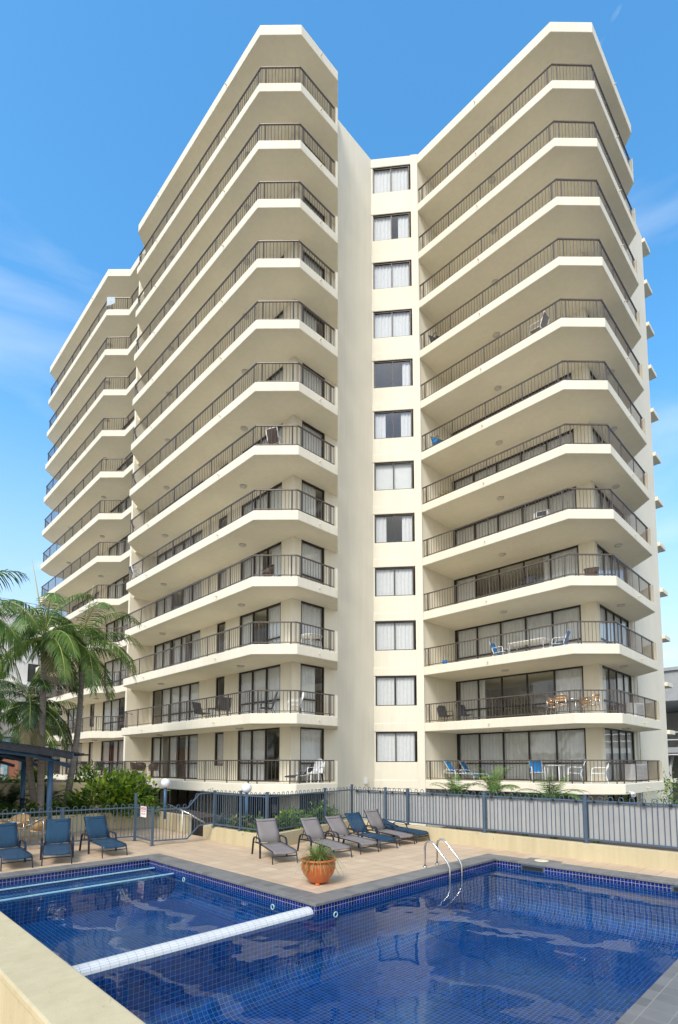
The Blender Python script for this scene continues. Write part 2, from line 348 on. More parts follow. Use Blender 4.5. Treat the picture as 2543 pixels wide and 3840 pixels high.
# extra cloud cover added in the unseen sky behind the camera for white fill
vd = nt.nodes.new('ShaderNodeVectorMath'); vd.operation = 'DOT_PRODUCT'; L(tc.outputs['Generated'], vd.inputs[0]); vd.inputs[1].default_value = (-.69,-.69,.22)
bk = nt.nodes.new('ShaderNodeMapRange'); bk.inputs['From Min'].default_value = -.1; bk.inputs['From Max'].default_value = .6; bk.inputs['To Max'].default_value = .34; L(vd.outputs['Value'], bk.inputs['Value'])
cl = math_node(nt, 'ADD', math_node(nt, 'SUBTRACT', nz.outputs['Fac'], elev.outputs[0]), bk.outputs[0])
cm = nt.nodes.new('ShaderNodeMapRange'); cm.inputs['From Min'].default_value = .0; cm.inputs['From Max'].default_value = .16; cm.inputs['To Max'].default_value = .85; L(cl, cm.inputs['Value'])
hs = nt.nodes.new('ShaderNodeHueSaturation'); hs.inputs['Hue'].default_value = .490; hs.inputs['Saturation'].default_value = 1.30; hs.inputs['Value'].default_value = 1.24; L(sky.outputs[0], hs.inputs['Color'])
# pale air low over the horizon
hf = nt.nodes.new('ShaderNodeMapRange'); hf.interpolation_type = 'SMOOTHSTEP'; hf.inputs['From Min'].default_value = .0; hf.inputs['From Max'].default_value = .60; hf.inputs['To Min'].default_value = .92; hf.inputs['To Max'].default_value = 0.; L(sx.outputs[2], hf.inputs['Value'])
hz = nt.nodes.new('ShaderNodeMix'); hz.data_type = 'RGBA'; L(hf.outputs[0], hz.inputs[0]); L(hs.outputs[0], hz.inputs[6]); hz.inputs[7].default_value = (2.45,2.75,3.1,1)
mp2 = nt.nodes.new('ShaderNodeMapping'); mp2.inputs['Scale'].default_value = (1.2,1.2,5.); mp2.inputs['Rotation'].default_value = (.5,.35,.2); mp2.inputs['Location'].default_value = (3.3,.5,1.2); L(tc.outputs['Generated'], mp2.inputs['Vector'])
nc = nt.nodes.new('ShaderNodeTexNoise'); nc.inputs['Scale'].default_value = 1.3; nc.inputs['Detail'].default_value = 7; nc.inputs['Roughness'].default_value = .5; nc.inputs['Distortion'].default_value = .8; L(mp2.outputs[0], nc.inputs['Vector'])
ci = nt.nodes.new('ShaderNodeMapRange'); ci.inputs['From Min'].default_value = .50; ci.inputs['From Max'].default_value = .78; ci.inputs['To Max'].default_value = .30; L(nc.outputs['Fac'], ci.inputs['Value'])
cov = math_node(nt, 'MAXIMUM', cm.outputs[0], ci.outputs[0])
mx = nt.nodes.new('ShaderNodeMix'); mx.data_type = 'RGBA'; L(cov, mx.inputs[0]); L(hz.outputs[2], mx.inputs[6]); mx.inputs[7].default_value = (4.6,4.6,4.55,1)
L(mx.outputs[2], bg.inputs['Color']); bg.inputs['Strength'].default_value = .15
SC.view_settings.view_transform = 'Standard'; SC.view_settings.look = 'None'; SC.view_settings.exposure = .97; SC.view_settings.gamma = 1

# ------------------------------------------------------------------ ground, deck, pool
mb = MB(); mb.quad((-900,-900,-1.5),(900,-900,-1.5),(900,900,-1.5),(-900,900,-1.5)); tag(mb.build('ground', M['asphalt']), kind='structure')
COPE = .5
mb = MB()
for x0,x1,y0,y1 in [(13.26,14.9,-6,7.5),(6.92,14.9,7.5,13.9),(1.32,13.26,-6,1.31),(-14,9.55,13.9,22)]:
    mb.box(x0,x1,y0,y1,-1.45,0)
mb.box(-14,1.32,-6,13.9,-1.45,0)
tag(mb.build('pool_deck', M['deck']), kind='structure')
# coping: a 12 mm proud ring of grey tiles round the L-shaped pool, with a bullnose over the water
mb = MB(); t = .012
for x0,x1,y0,y1 in [(12.735,13.257,1.313,7.497),(6.395,12.734,6.975,7.497),(6.395,6.917,7.498,13.424),(-14,6.917,13.425,13.897),(1.82,12.734,1.313,1.835)]:
    mb.box(x0,x1,y0,y1,-.045,t)
mb.box(12.9,13.5,5.55,6.4,-.05,t+.002)
tag(mb.build('pool_coping', M['coping'], bevel=.01), kind='structure')

def basin(mb, x0, x1, y0, y1, zt, zb_, r, mi=0, skip=()):
    """rectangular tiled basin with coved foot; uv in metres along the surface"""
    prof = [(0,zt,0.)]; d = zt-zb_-r; prof.append((0, zb_+r, d))
    for k in range(1,9):
        a = pi/2*k/8; prof.append((r*(1-cos(a)), zb_+r-r*sin(a), d+r*a))
    sides = [((x0,y0),(1,0),(0,1),x1-x0,'s'),((x1,y0),(0,1),(-1,0),y1-y0,'e'),((x1,y1),(-1,0),(0,-1),x1-x0,'n'),((x0,y1),(0,-1),(1,0),y1-y0,'w')]
    for (ox,oy),(dx,dy),(nx,ny),ln,nm in sides:
        if nm in skip: continue
        for (i0,za,sa),(i1,zb2,sb) in zip(prof,prof[1:]):
            P = []; UV = []
            for ins,z,s_,end in ((i0,za,sa,0),(i0,za,sa,1),(i1,zb2,sb,1),(i1,zb2,sb,0)):
                l = ins if not end else ln-ins
                P.append((ox+dx*l+nx*ins, oy+dy*l+ny*ins, z)); UV.append(((ox+dx*l if dx else oy+dy*l), -s_))
            f = len(mb.f); mb.quad(*P, m=mi, sm=True)
            for k in range(4): mb.uv[(f,k)] = UV[k]
    f = len(mb.f); mb.quad((x0+r,y0+r,zb_),(x1-r,y0+r,zb_),(x1-r,y1-r,zb_),(x0+r,y1-r,zb_), m=mi)
    for k,p in enumerate(((x0+r,y0+r),(x1-r,y0+r),(x1-r,y1-r),(x0+r,y1-r))): mb.uv[(f,k)] = p
WZ = -.17
mb = MB()
basin(mb, 1.8, 12.76, 1.81, 7.0, WZ-.02, -1.22, .45)
basin(mb, -13.5, 6.42, 7.32, 13.45, WZ-.02, -.72, .22)
def band(p, q, z0=WZ-.02, z1=-.044):
    f = len(mb.f); mb.quad((*p,z0),(*q,z0),(*q,z1),(*p,z1), m=1)
    a = p[0]+p[1]; b = q[0]+q[1]
    if abs(p[0]-q[0]) > abs(p[1]-q[1]): a, b = p[0], q[0]
    else: a, b = p[1], q[1]
    for k,u in enumerate(((a,z0-z1),(b,z0-z1),(b,0),(a,0))): mb.uv[(f,k)] = u
band((1.8,1.81),(12.76,1.81)); band((12.76,1.81),(12.76,7.0)); band((12.76,7.0),(6.42,7.0)); band((6.42,7.0),(6.42,13.45)); band((6.42,13.45),(-13.5,13.45))
# submerged dividing wall top and the two entry steps
def slabuv(x0,x1,y0,y1,z0,z1,mi=0):
    f = len(mb.f); mb.box(x0,x1,y0,y1,z0,z1,mi)
    for k,fc in enumerate(mb.f[f:]):
        for j,vi in enumerate(fc):
            x,y,z = mb.v[vi]; mb.uv[(f+k,j)] = (x,y) if k < 2 else ((x,z) if k in (2,4) else (y,z))
slabuv(-13.5,6.40,7.01,7.33,-.9,WZ-.01)
slabuv(-13.5,6.415,13.05,13.44,-.8,-.20); slabuv(-13.5,6.415,12.05,13.05,-.8,-.26)
tag(mb.build('pool_basin', [M['pool'], M['waterline']]), kind='structure')
mb = MB(); mb.box(-13.5,6.38,13.03,13.085,-.20,-.18); mb.box(-13.5,6.38,12.03,12.085,-.20,-.18)
tag(mb.build('step_nosing', M['white_edge']), 'two white nosing strips along the submerged steps at the far end of the shallow pool', 'step edging')
mb = MB()
mb.quad((1.8,1.81,WZ),(12.76,1.81,WZ),(12.76,7.0,WZ),(1.8,7.0,WZ)); mb.quad((-13.5,7.33,WZ),(6.42,7.33,WZ),(6.42,13.45,WZ),(-13.5,13.45,WZ))
tag(mb.build('pool_water', M['water']), kind='structure')
# rounded white divider between the shallow pool and the main pool
mb = MB(); R = .135; N = 12
for k in range(N):
    a0 = pi*k/N - .0; a1 = pi*(k+1)/N
    f = len(mb.f)
    P = lambda x,a: (x, 7.165-R*cos(a), WZ-.005+R*.78*sin(a))
    mb.quad(P(1.82,a0),P(6.40,a0),P(6.40,a1),P(1.82,a1), sm=True)
    for j,u in enumerate(((1.82,R*a0),(6.40,R*a0),(6.40,R*a1),(1.82,R*a1))): mb.uv[(f,j)] = u
f = len(mb.f); i = len(mb.v)
for xe in (1.82,6.40):
    i = len(mb.v); mb.v += [(xe, 7.165-R*cos(pi*k/N), WZ-.005+R*.78*sin(pi*k/N)) for k in range(N+1)]
    mb.f.append(tuple(range(i,i+N+1))); mb.m.append(0); mb.sm.append(False)
tag(mb.build('pool_divider', M['weir']), 'rounded white tiled divider between the shallow pool and the main pool', 'pool divider')
# small fittings
def ring_fitting(c, n, label):
    t_ = thing('water_inlet', label, 'pool fitting', c, 0, 'white round inlets on the pool walls')
    m1 = MB(); nx,ny = n
    pts = []
    for k in range(17):
        a = 2*pi*k/16; pts.append((-ny*.045*cos(a)+nx*.012, nx*.045*cos(a)+ny*.012, .045*sin(a)))
    m1.tube(pts,.011,6,cap=False); m1.build('rim', M['white_plastic'], t_)
    m2 = MB(); m2.tube([(nx*.002,ny*.002,0),(nx*.012,ny*.012,0)],.045,12); m2.build('jet_eye', M['black'], t_)
ring_fitting((6.9,6.998,-.27),(0,-1),'white ringed inlet right of the pool corner, on the main pool wall')
ring_fitting((6.418,8.2,-.27),(-1,0),'white ringed inlet just left of the pool corner, on the shallow pool wall')
ring_fitting((6.418,11.6,-.27),(-1,0),'white ringed inlet near the ends of the submerged step edges')
for xx,yy,lab in ((12.757,6.0,'dark skimmer mouth in the waterline tiles below the round cream cover'),(12.757,2.72,'dark skimmer mouth in the waterline tiles at the right edge of the picture')):
    t_ = thing('skimmer_mouth', lab, 'skimmer', (xx,yy,-.1), 0, 'skimmer mouths in the pool wall')
    m1 = MB(); m1.box(-.012,.0,-.30,.30,-.075,.05); m1.build('frame', M['fence'], t_)
    m1 = MB(); m1.box(-.018,-.0125,-.26,.26,-.06,.025); m1.build('slot', M['black'], t_)
t_ = thing('access_cover', 'round cream access cover set in grey tiles beside the main pool', 'cover', (13.22,5.98,.0145))
m1 = MB(); m1.lathe((0,0,0),[(.17,0),(.17,.006),(.155,.008),(0,.008)],28); m1.build('disc', mat('cream_plastic',(.72,.64,.45),.5,var=.06), t_)
m1 = MB(); m1.lathe((0,0,.0085),[(.03,0),(.03,.004),(0,.004)],12); m1.build('finger_hole', M['pipe'], t_)

# foreground parapet with coping
mb = MB(); mb.box(1.345,1.80,-4,13.4,-1.4,.52); mb.box(1.31,1.815,-4,13.4,.52,.60)
tag(mb.build('parapet_wall', M['wall_yellow'], bevel=.018), 'broad pale yellow rendered parapet wall in the left foreground', 'wall')

# ------------------------------------------------------------------ apartment building
ZR = 35.36
def zb(n): return 1.25+2.8*(n-1)
BLD = thing('apartment_building', 'cream twelve storey apartment tower with stepped balconies and bronze railings', 'building')
PL = [(12.3,29.66),(12.3,17.28),(13.59,15.97),(15.88,15.95),(17.215,17.30),(19.70,17.33),(21.30,15.40),(21.35,15.40),(21.35,8.08),(22.68,6.77),(28.07,6.74),(29.42,8.13),(34.88,8.13),(34.88,26.9),(24.4,26.9),(24.4,46.6),(13.2,47.2),(12.2,46.2),(12.15,33.91),(13.19,32.86),(13.19,30.55)]
mb = MB(); mb.prism(PL[::-1], 0, .42)
sl0 = mb.build('floor_slab', M['cream'], BLD, bevel=.025, loc=(0,0,zb(1)))
for n in range(2,13):
    c = sl0.copy(); COL.objects.link(c); c.location.z = zb(n)
mb = MB(); mb.prism(PL[::-1], zb(13), ZR); mb.build('roof_slab', M['cream'], BLD, bevel=.025)
mb = MB(); mb.box(16,24,20,45,ZR-.01,ZR+.03)
ZG = -1.5; ZT = zb(13)-.002
def wallpart(boxes, name='wall', m='cream'):
    mb = MB()
    for b in boxes: mb.box(*b)
    return mb.build(name, M[m], BLD)
def loc_boxes(mb, P0, d, n, s0, s1, o0, o1, z0, z1, m=0):
    def q(s,o): return (P0[0]+d[0]*s+n[0]*o, P0[1]+d[1]*s+n[1]*o)
    a,b,c,e = q(s0,o0),q(s1,o0),q(s1,o1),q(s0,o1)
    ar = (b[0]-a[0])*(c[1]-a[1])-(b[1]-a[1])*(c[0]-a[0])
    if ar < 0: a,b,c,e = a,e,c,b
    mb.hexa([(*a,z0),(*b,z0),(*c,z0),(*e,z0),(*a,z1),(*b,z1),(*c,z1),(*e,z1)], m)
# left tower front (plane x = 14.4) and flank (plane y = 17.28)
GL = 14.4
wallpart([(GL,14.6,17.28,18.06,ZG,ZT),(14.6,14.91,17.28,17.5,ZG,ZT)], 'corner_pillar')
wallpart([(GL,14.6,21.28,22.5,ZG,ZT)]); wallpart([(GL,14.6,23.3,24.94,ZG,ZT)]); wallpart([(GL,14.6,30.35,30.74,ZG,ZT)])
wallpart([(13.0,24.2,30.74,30.96,ZG,ZT)], 'party_wall')
for y0,y1 in ((22.5,23.3),(39.6,40.45)):
    mb = MB(); mb.box(GL+.003,14.6,y0,y1,zb(1)+.42,zb(1)+1.12); o = mb.build('sill_wall', M['cream'], BLD)
    for n in [0]+list(range(2,13)):
        c = o.copy(); COL.objects.link(c); c.location.z = 2.8*(n-1)
wallpart([(16.34,19.74,17.28,17.5,ZG,ZR-.003)], 'side_wall')
# far wing
for a,b in ((30.96,31.2),(34.17+3.9,39.6),(40.45,41.75),(45.3,46.55)): wallpart([(GL,14.6,a,b,ZG,ZT)])
# central recess wall: spandrels and pilaster
CP0 = (19.74,17.28); CP1 = (21.3,15.35); CL = math.hypot(CP1[0]-CP0[0],CP1[1]-CP0[1]); CD = ((CP1[0]-CP0[0])/CL,(CP1[1]-CP0[1])/CL); CN = (CD[1],-CD[0])
WS0, WS1 = .09, 2.06
for n in range(1,14):
    mb = MB(); loc_boxes(mb, CP0, CD, CN, .0, 2.13, -.2, -.035, ZG if n == 1 else zb(n)-.0, (zb(n)+1.3) if n < 13 else ZR-.002)
    mb.build('spandrel', M['cream'], BLD, bevel=.012)
mb = MB(); loc_boxes(mb, CP0, CD, CN, 2.13, 2.50, -.25, .0, ZG, ZR-.002); loc_boxes(mb, CP0, CD, CN, -.03, .09, -.25, -.03, ZG, ZR-.004)
mb.build('pilaster', M['cream'], BLD, bevel=.015)
# right tower
GR = 24.25
wallpart([(21.32,24.45,15.40,15.62,ZG,ZT)], 'side_wall')
wallpart([(GR,24.65,8.1,8.4,ZG,ZT),(GR,24.45,8.4,8.78,ZG,ZT)], 'corner_pillar')
wallpart([(28.81,34.9,8.1,8.32,ZG,ZR-.003)], 'end_wall')
wallpart([(34.7,34.9,8.32,27,ZG,ZR-.004),(24.5,34.7,26.8,27,ZG,ZR-.004),(24.3,24.5,26.8,46.7,ZG,ZR-.004),(14.6,24.3,46.4,46.62,ZG,ZR-.004)], 'rear_wall')
wallpart([(18.3,18.5,17.6,30.7,ZG,ZT),(18.3,18.5,31,46.3,ZG,ZT),(28.4,28.6,12.2,26.7,ZG,ZT),(25.0,28.4,15.7,15.9,ZG,ZT),(28.9,34.6,12.2,12.4,ZG,ZT)], 'room_wall', 'room')
# balcony end upstands
for n in range(1,13):
    z = zb(n)+.42; mb = MB()
    mb.prism([(15.74,15.965),(15.875,15.955),(16.6,16.69),(16.5,16.78)], z-.02, z+.92)
    mb.build('balcony_upstand', M['cream'], BLD); mb = MB()
    mb.prism([(27.93,6.745),(28.065,6.745),(28.8,7.49),(28.7,7.58)], z-.02, z+.92)
    mb.build('balcony_upstand', M['cream'], BLD)
# end hoods beyond the right hand wall
mb = MB(); mb.box(34.905,36.1,7.95,14,.12,.36); h0 = mb.build('window_hood', M['cream'], BLD, bevel=.02, loc=(0,0,zb(1)))
for n in range(2,14):
    c = h0.copy(); COL.objects.link(c); c.location.z = zb(n)

# glazing ------------------------------------------------
def curtain_mesh(spans, P0, d, n, off, z0, z1, seed):
    rnd = random.Random(seed); mb = MB()
    for a,b in spans:
        k = max(6, int((b-a)/.045)); prev = None
        for i in range(k+1):
            s = a+(b-a)*i/k; o = -off-.018*sin(i*1.55+rnd.random()*.6)-.008*rnd.random()
            p = (P0[0]+d[0]*s+n[0]*o, P0[1]+d[1]*s+n[1]*o)
            if prev: mb.quad((*prev,z0),(*p,z0),(*p,z1),(*prev,z1), sm=True)
            prev = p
    return mb
def glazing(name, P0, d, n, width, z0, z1, npan, mid=None, variants=(), floors=range(1,13), vid=None, fw=.07, widths=None, setback=.05, bare=(), proud=None):
    """window family: frame part with a pane and a curtain sub-part, repeated on every floor"""
    edges = [0]
    ws = widths or [1]*npan; tot = sum(ws)
    for w_ in ws: edges.append(edges[-1]+width*w_/tot)
    fr = MB(); o0, o1 = -setback-.06, -setback+.02
    loc_boxes(fr,P0,d,n,0,width,o0,o1,z1-fw,z1); loc_boxes(fr,P0,d,n,0,width,o0,o1,z0,z0+fw*.8)
    for i,e in enumerate(edges):
        w2 = fw*.5 if 0 < i < npan else fw
        a = 0 if i == 0 else (e-w2 if i < npan else e-fw); b = fw if i == 0 else (e+w2 if i < npan else e)
        loc_boxes(fr,P0,d,n,a,b,o0,o1 if i in (0,npan) else o1-.008,z0+fw*.8+.001,z1-fw-.001)
    if mid: loc_boxes(fr,P0,d,n,fw+.001,width-fw-.001,o0+.01,o1-.016,mid-.035,mid+.035)
    pn = MB()
    def q(s,o): return (P0[0]+d[0]*s+n[0]*o, P0[1]+d[1]*s+n[1]*o)
    om = (o0+o1)/2
    pn.quad((*q(0.02,om),z0+.02),(*q(width-.02,om),z0+.02),(*q(width-.02,om),z1-.02),(*q(.02,om),z1-.02))
    first = None; cs = {}
    for fl in floors:
        if first is None:
            f = fr.build(name, M['bronze'], BLD); p = pn.build('pane', M['glass'], f); first = (f,p)
        else:
            f = first[0].copy(); COL.objects.link(f); p = first[1].copy(); COL.objects.link(p); p.parent = f
        f.location.z = 2.8*(fl-1)
        if fl in bare: continue
        v = (variants.get(fl, variants[0]) if isinstance(variants, dict) else variants[(fl*7+(vid or 0)*3) % len(variants)]) if variants else [(0.06,width-.06)]
        key = str(v)
        if v and v[0] == 'blind':
            if key not in cs:
                mb = MB()
                k = int((z1-z0-.1)/.06)
                for j in range(k):
                    z = z0+.05+j*.06; loc_boxes(mb,P0,d,n,.06,width-.06,-setback-.20,-setback-.15,z,z+.045)
                cs[key] = mb.build('blind', M['blind'], f)
                continue
        elif key not in cs and v:
            cs[key] = curtain_mesh(v,P0,d,n,setback+.11,z0+.03,z1-.06,fl).build('curtain', M['curtain'], f); continue
        if v:
            c = cs[key].copy(); COL.objects.link(c); c.parent = f
Z0 = zb(1)+.42; Z1 = zb(2); MID = Z0+.82
F = [lambda w: [(.06,w-.06)]]
def var(w): return [[(.06,w-.06)],[(.06,w*.34),(w*.66,w-.06)],[(.06,w-.06)],[(.06,w*.62)],[(.06,w*.2),(w*.42,w-.06)]]
ALLF = range(0,13)
DU = (0,1); NU = (-1,0); DV = (1,0); NV = (0,-1)
glazing('sliding_door',(GL,18.06),DU,NU,21.28-18.06,Z0,Z1,3,MID,{0:[(.06,3.15)],1:[(1.1,3.15)],3:[(.06,1.1),(2.3,3.15)],4:[(.06,.9),(1.6,3.15)]},ALLF,0,bare=(0,))
glazing('window',(GL,22.5),DU,NU,.8,Z0+.70,Z1-.02,1,None,[[(.06,.34)],[(.06,.74)],[]],range(1,13),1)
glazing('sliding_door',(GL,24.94),DU,NU,30.35-24.94,Z0,Z1,5,MID,{0:[(.06,5.3)],1:[(.06,1.6),(2.6,3.4),(4.2,5.3)],2:[(.06,4.6)],4:[(.1,2.4),(3.3,5.3)],3:[(.06,1.2),(1.9,3.1),(3.7,5.3)]},ALLF,2,bare=(0,))
glazing('window',(14.91,17.28),DV,NV,1.43,Z0,Z1,1,MID,[[(.06,1.37)],[(.06,1.37)],[(.06,1.0)]],ALLF,3,bare=(0,))
glazing('sliding_door',(GL,31.2),DU,NU,38.07-31.2,Z0,Z1,5,MID,[[(.06,6.8)],[(.06,1.6),(3,5),(5.6,6.8)],[(.06,3.4),(4.2,6.8)]],ALLF,4,bare=(0,))
glazing('window',(GL,39.6),DU,NU,.85,Z0+.70,Z1-.02,1,None,[[(.06,.8)],[(.06,.4)]],range(1,13),5)
glazing('sliding_door',(GL,41.75),DU,NU,3.55,Z0,Z1,3,MID,var(3.55),ALLF,6,bare=(0,))
VW = 1.97
cvar = [[(.06,VW-.06)],[(.06,.62),(.98,VW-.06)],[(.5,VW-.06)],[(.06,VW-.06)],[(.06,.42),(1.45,VW-.06)]]
CP = (CP0[0]+CD[0]*WS0, CP0[1]+CD[1]*WS0)
order = {1:0,2:3,3:0,4:0,5:4,6:'b',7:4,8:6,9:0,10:0,11:7,12:0}
kinds = [[(.06,VW-.06)], [(.06,.9),(1.2,VW-.06)], [], [(.06,.93),(1.03,VW-.06)], [(.06,.6),(1.4,VW-.06)], [], [(1.5,VW-.06)], [(.06,1.0),(1.35,VW-.06)]]
for fl in range(1,13):
    k = order[fl]
    v = ['blind'] if k == 'b' else kinds[k]
    glazing('window',CP,CD,CN,VW,Z0+.88,Z1-.02,2,None,[v] if v else [[]],[fl],0,fw=.05,setback=.09)
glazing('sliding_door',(GR,8.78),DU,NU,15.40-8.78,Z0,Z1,5,MID,{0:[(.06,6.5)],4:[(.06,1.7),(5.3,6.5)],5:[(.06,6.5)],8:[(.06,2.2),(4.6,6.5)],7:['blind']},ALLF,3,bare=(0,2))
glazing('sliding_door',(24.65,8.1),DV,NV,28.81-24.65,Z0,Z1,4,MID,{0:[(.06,4.1)],2:[(.06,.9),(2.2,4.1)],5:[(.06,2.2)]},ALLF,2,bare=(0,))
# floor two of the right tower has its curtains drawn aside
glz = curtain_mesh([(.1,1.35),(5.0,6.45)],(GR,8.78),DU,NU,.21,Z0+2.83,Z1+2.74,3)
glz.build('curtain', M['curtain'], BLD)

# balcony railings ---------------------------------------
def railing(path, spacing=1.86, pitch=.15, name='balcony_railing'):
    fr = MB(); ba = MB(); zf = Z0; zt = Z0+.93; zl = Z0+.10
    for a,b in zip(path,path[1:]):
        a = Vector(a); b = Vector(b); ln = (b-a).length; d = (b-a)/ln
        e = d*.02
        fr.bar((*(a-e),zt),(*(b+e),zt),.06,.045); fr.bar((*a,zl),(*b,zl),.04,.032)
        k = max(1, round(ln/spacing))
        for i in range(k+1):
            if ln > 1.2:
                t_ = min(max(ln*i/k,.22),ln-.22) if i in (0,k) and k > 0 else ln*i/k
                p = a+d*t_; fr.box(p.x-.02,p.x+.02,p.y-.02,p.y+.02,zf-.01,zt-.022)
        m = int(ln/pitch)
        for i in range(m+1):
            p = a+d*(ln-(m*pitch))/2+d*(i*pitch); ba.box(p.x-.008,p.x+.008,p.y-.008,p.y+.008,zl+.017,zt-.023)
    f = fr.build(name, M['rail'], BLD); bb = ba.build('balusters', M['rail'], f)
    for n in range(2,13):
        g = f.copy(); COL.objects.link(g); g.location.z = 2.8*(n-1); h = bb.copy(); COL.objects.link(h); h.parent = g
railing([(12.95,30.35),(12.42,29.62),(12.42,17.33),(13.64,16.09),(15.74,16.07)])
railing([(21.47,15.36),(21.47,8.13),(22.75,6.90),(27.93,6.87)])
railing([(13.31,30.7),(13.31,32.9),(12.29,33.96),(12.32,46.1),(13.1,46.9)])
# soffit lamps and drain spouts
def repeat(o, k0=2, k1=13):
    for n in range(k0,k1):
        c = o.copy(); COL.objects.link(c); c.location.z = 2.8*(n-1)
for x,y in ((13.4,19.65),(13.35,27.15),(22.8,11.78),(13.3,36.3),(13.3,43.0),(25.6,7.5)):
    mb = MB(); mb.lathe((x,y,zb(2)),[(.17,.0),(.17,-.03),(.15,-.06),(.09,-.085),(0,-.09)],18)
    repeat(mb.build('ceiling_light', M['lamp_grey'], BLD))
for x,y,nx,ny in ((12.3,19.95,-1,0),(12.3,27.0,-1,0),(14.78,15.96,0,-1),(21.35,11.85,-1,0),(25.47,6.755,0,-1),(12.17,36.6,-1,0),(12.17,43.5,-1,0)):
    mb = MB(); mb.tube([(x-nx*.02,y-ny*.02,zb(1)+.2),(x+nx*.11,y+ny*.11,zb(1)+.19)],.022,8)
    repeat(mb.build('drain_spout', M['pipe'], BLD), 2, 14)
for x,mm,r in ((29.05,'white_metal',.05),(29.4,'pipe',.028)):
    mb = MB(); mb.tube([(x,8.03,-1.4),(x,8.03,zb(13)-.01)],r,8); mb.build('downpipe', M[mm], BLD)
mb = MB(); mb.box(19.0,19.13,17.14,17.278,1.5,1.78); mb.build('meter_box', M['white_metal'], BLD, bevel=.01)
mb = MB(); mb.tube([(22.6,6.75,1.33),(22.5,6.6,1.40),(22.42,6.5,1.36)],.018,8); mb.tube([(22.42,6.5,1.38),(22.30,6.38,1.26)],[.04,.10],12); mb.build('flood_light', M['white_metal'], BLD)
mb = MB()
for yy in (20.4,19.2): mb.box(14.36,14.398,yy-2.2,yy-1.9,.35,.7)
mb.build('wall_vent', M['concrete'], BLD)

# ------------------------------------------------------------------ walls, planters, ground behind the pool
def polywall(name, pts, th, z0, z1, label, m='wall_yellow', close_left=True):
    """wall along a polyline, thickness th to the left of travel"""
    pts = [Vector(p) for p in pts]; n = len(pts); off = []
    for i in range(n):
        d0 = (pts[i]-pts[i-1]).normalized() if i else (pts[1]-pts[0]).normalized()
        d1 = (pts[i+1]-pts[i]).normalized() if i < n-1 else d0
        n0 = Vector((-d0.y,d0.x)); n1 = Vector((-d1.y,d1.x)); b = (n0+n1).normalized(); off.append(pts[i]+b*(th/max(.4,b.dot(n0))))
    mb = MB(); poly = [tuple(p) for p in pts]+[tuple(p) for p in reversed(off)]
    ar = sum(poly[i][0]*poly[(i+1)%len(poly)][1]-poly[(i+1)%len(poly)][0]*poly[i][1] for i in range(len(poly)))
    if ar < 0: poly = poly[::-1]
    mb.prism(poly, z0, z1)
    return tag(mb.build(name, M[m], bevel=.015), label, 'wall')
polywall('planter_wall', [(14.20,-3),(14.20,13.50),(9.34,12.22),(9.34,15.72),(9.9,16.1)][::-1], .22, -1.4, .42, 'pale yellow low wall under the tall blue fence, running behind the loungers and along the main pool')
mb = MB(); mb.prism([(9.55,12.6),(14.1,13.75),(14.4,13.75),(14.4,15.7),(9.55,15.7)], -1.4, .33); tag(mb.build('planter_soil', M['soil']), kind='structure')
mb = MB(); mb.prism([(14.42,-6),(21.2,-6),(21.2,13.6),(14.42,13.6)], -1.45, -.35); tag(mb.build('garden_bed', M['soil']), kind='structure')
polywall('planter_wall', [(9.55,17.2),(9.62,19.75),(8.1,20.5),(-9,20.95)][::-1], .2, -.2, .62, 'low curved yellow planter wall behind the gate and the left fence')
mb = MB(); mb.prism([(9.80,17.3),(9.80,19.7),(8.2,20.62),(-9,21.1),(-9,30),(9.9,30),(12.0,24),(11.2,17.3)][::-1], -1.4, .5); tag(mb.build('planter_soil', M['soil']), kind='structure')
polywall('planter_wall', [(10.4,23.0),(7.5,26.2),(-9,27.2)][::-1], .25, .3, 1.62, 'tall yellow planter wall behind the palm trunks')
mb = MB(); mb.prism([(10.6,23.2),(7.6,26.5),(-9,27.5),(-9,40),(11.5,40),(11.5,24)][::-1], -1.4, 1.45); tag(mb.build('planter_soil', M['soil']), kind='structure')
mb = MB(); mb.prism([(8.9,21.9),(9.7,22.1),(9.9,22.7),(9.3,23.1),(8.7,22.8)][::-1], .5, 1.1); tag(mb.build('planter_box', M['wall_yellow'], bevel=.03), 'small raised yellow planter box right of the leafy bush', 'planter')
# steps going down between the two planters
st = MB()
for k in range(6): st.box(9.56+.3*k,9.56+.3*(k+1)-.003,16.12,17.18,-1.45,-.16*(k+1))
tag(st.build('garden_steps', M['concrete']), 'short flight of steps going down behind the gate', 'steps')
t_ = thing('handrail', 'sloping grey handrail beside the steps behind the gate', 'handrail', (9.5,17.0,0))
m1 = MB(); m1.tube([(-.42,.72,1.02),(.03,.02,.72),(.45,-.45,.36)],.03,8); m1.build('rail', M['steel'], t_)
m1 = MB(); m1.tube([(-.1,.2,0),(-.1,.2,.80)],.03,8); m1.build('post', M['white_metal'], t_)

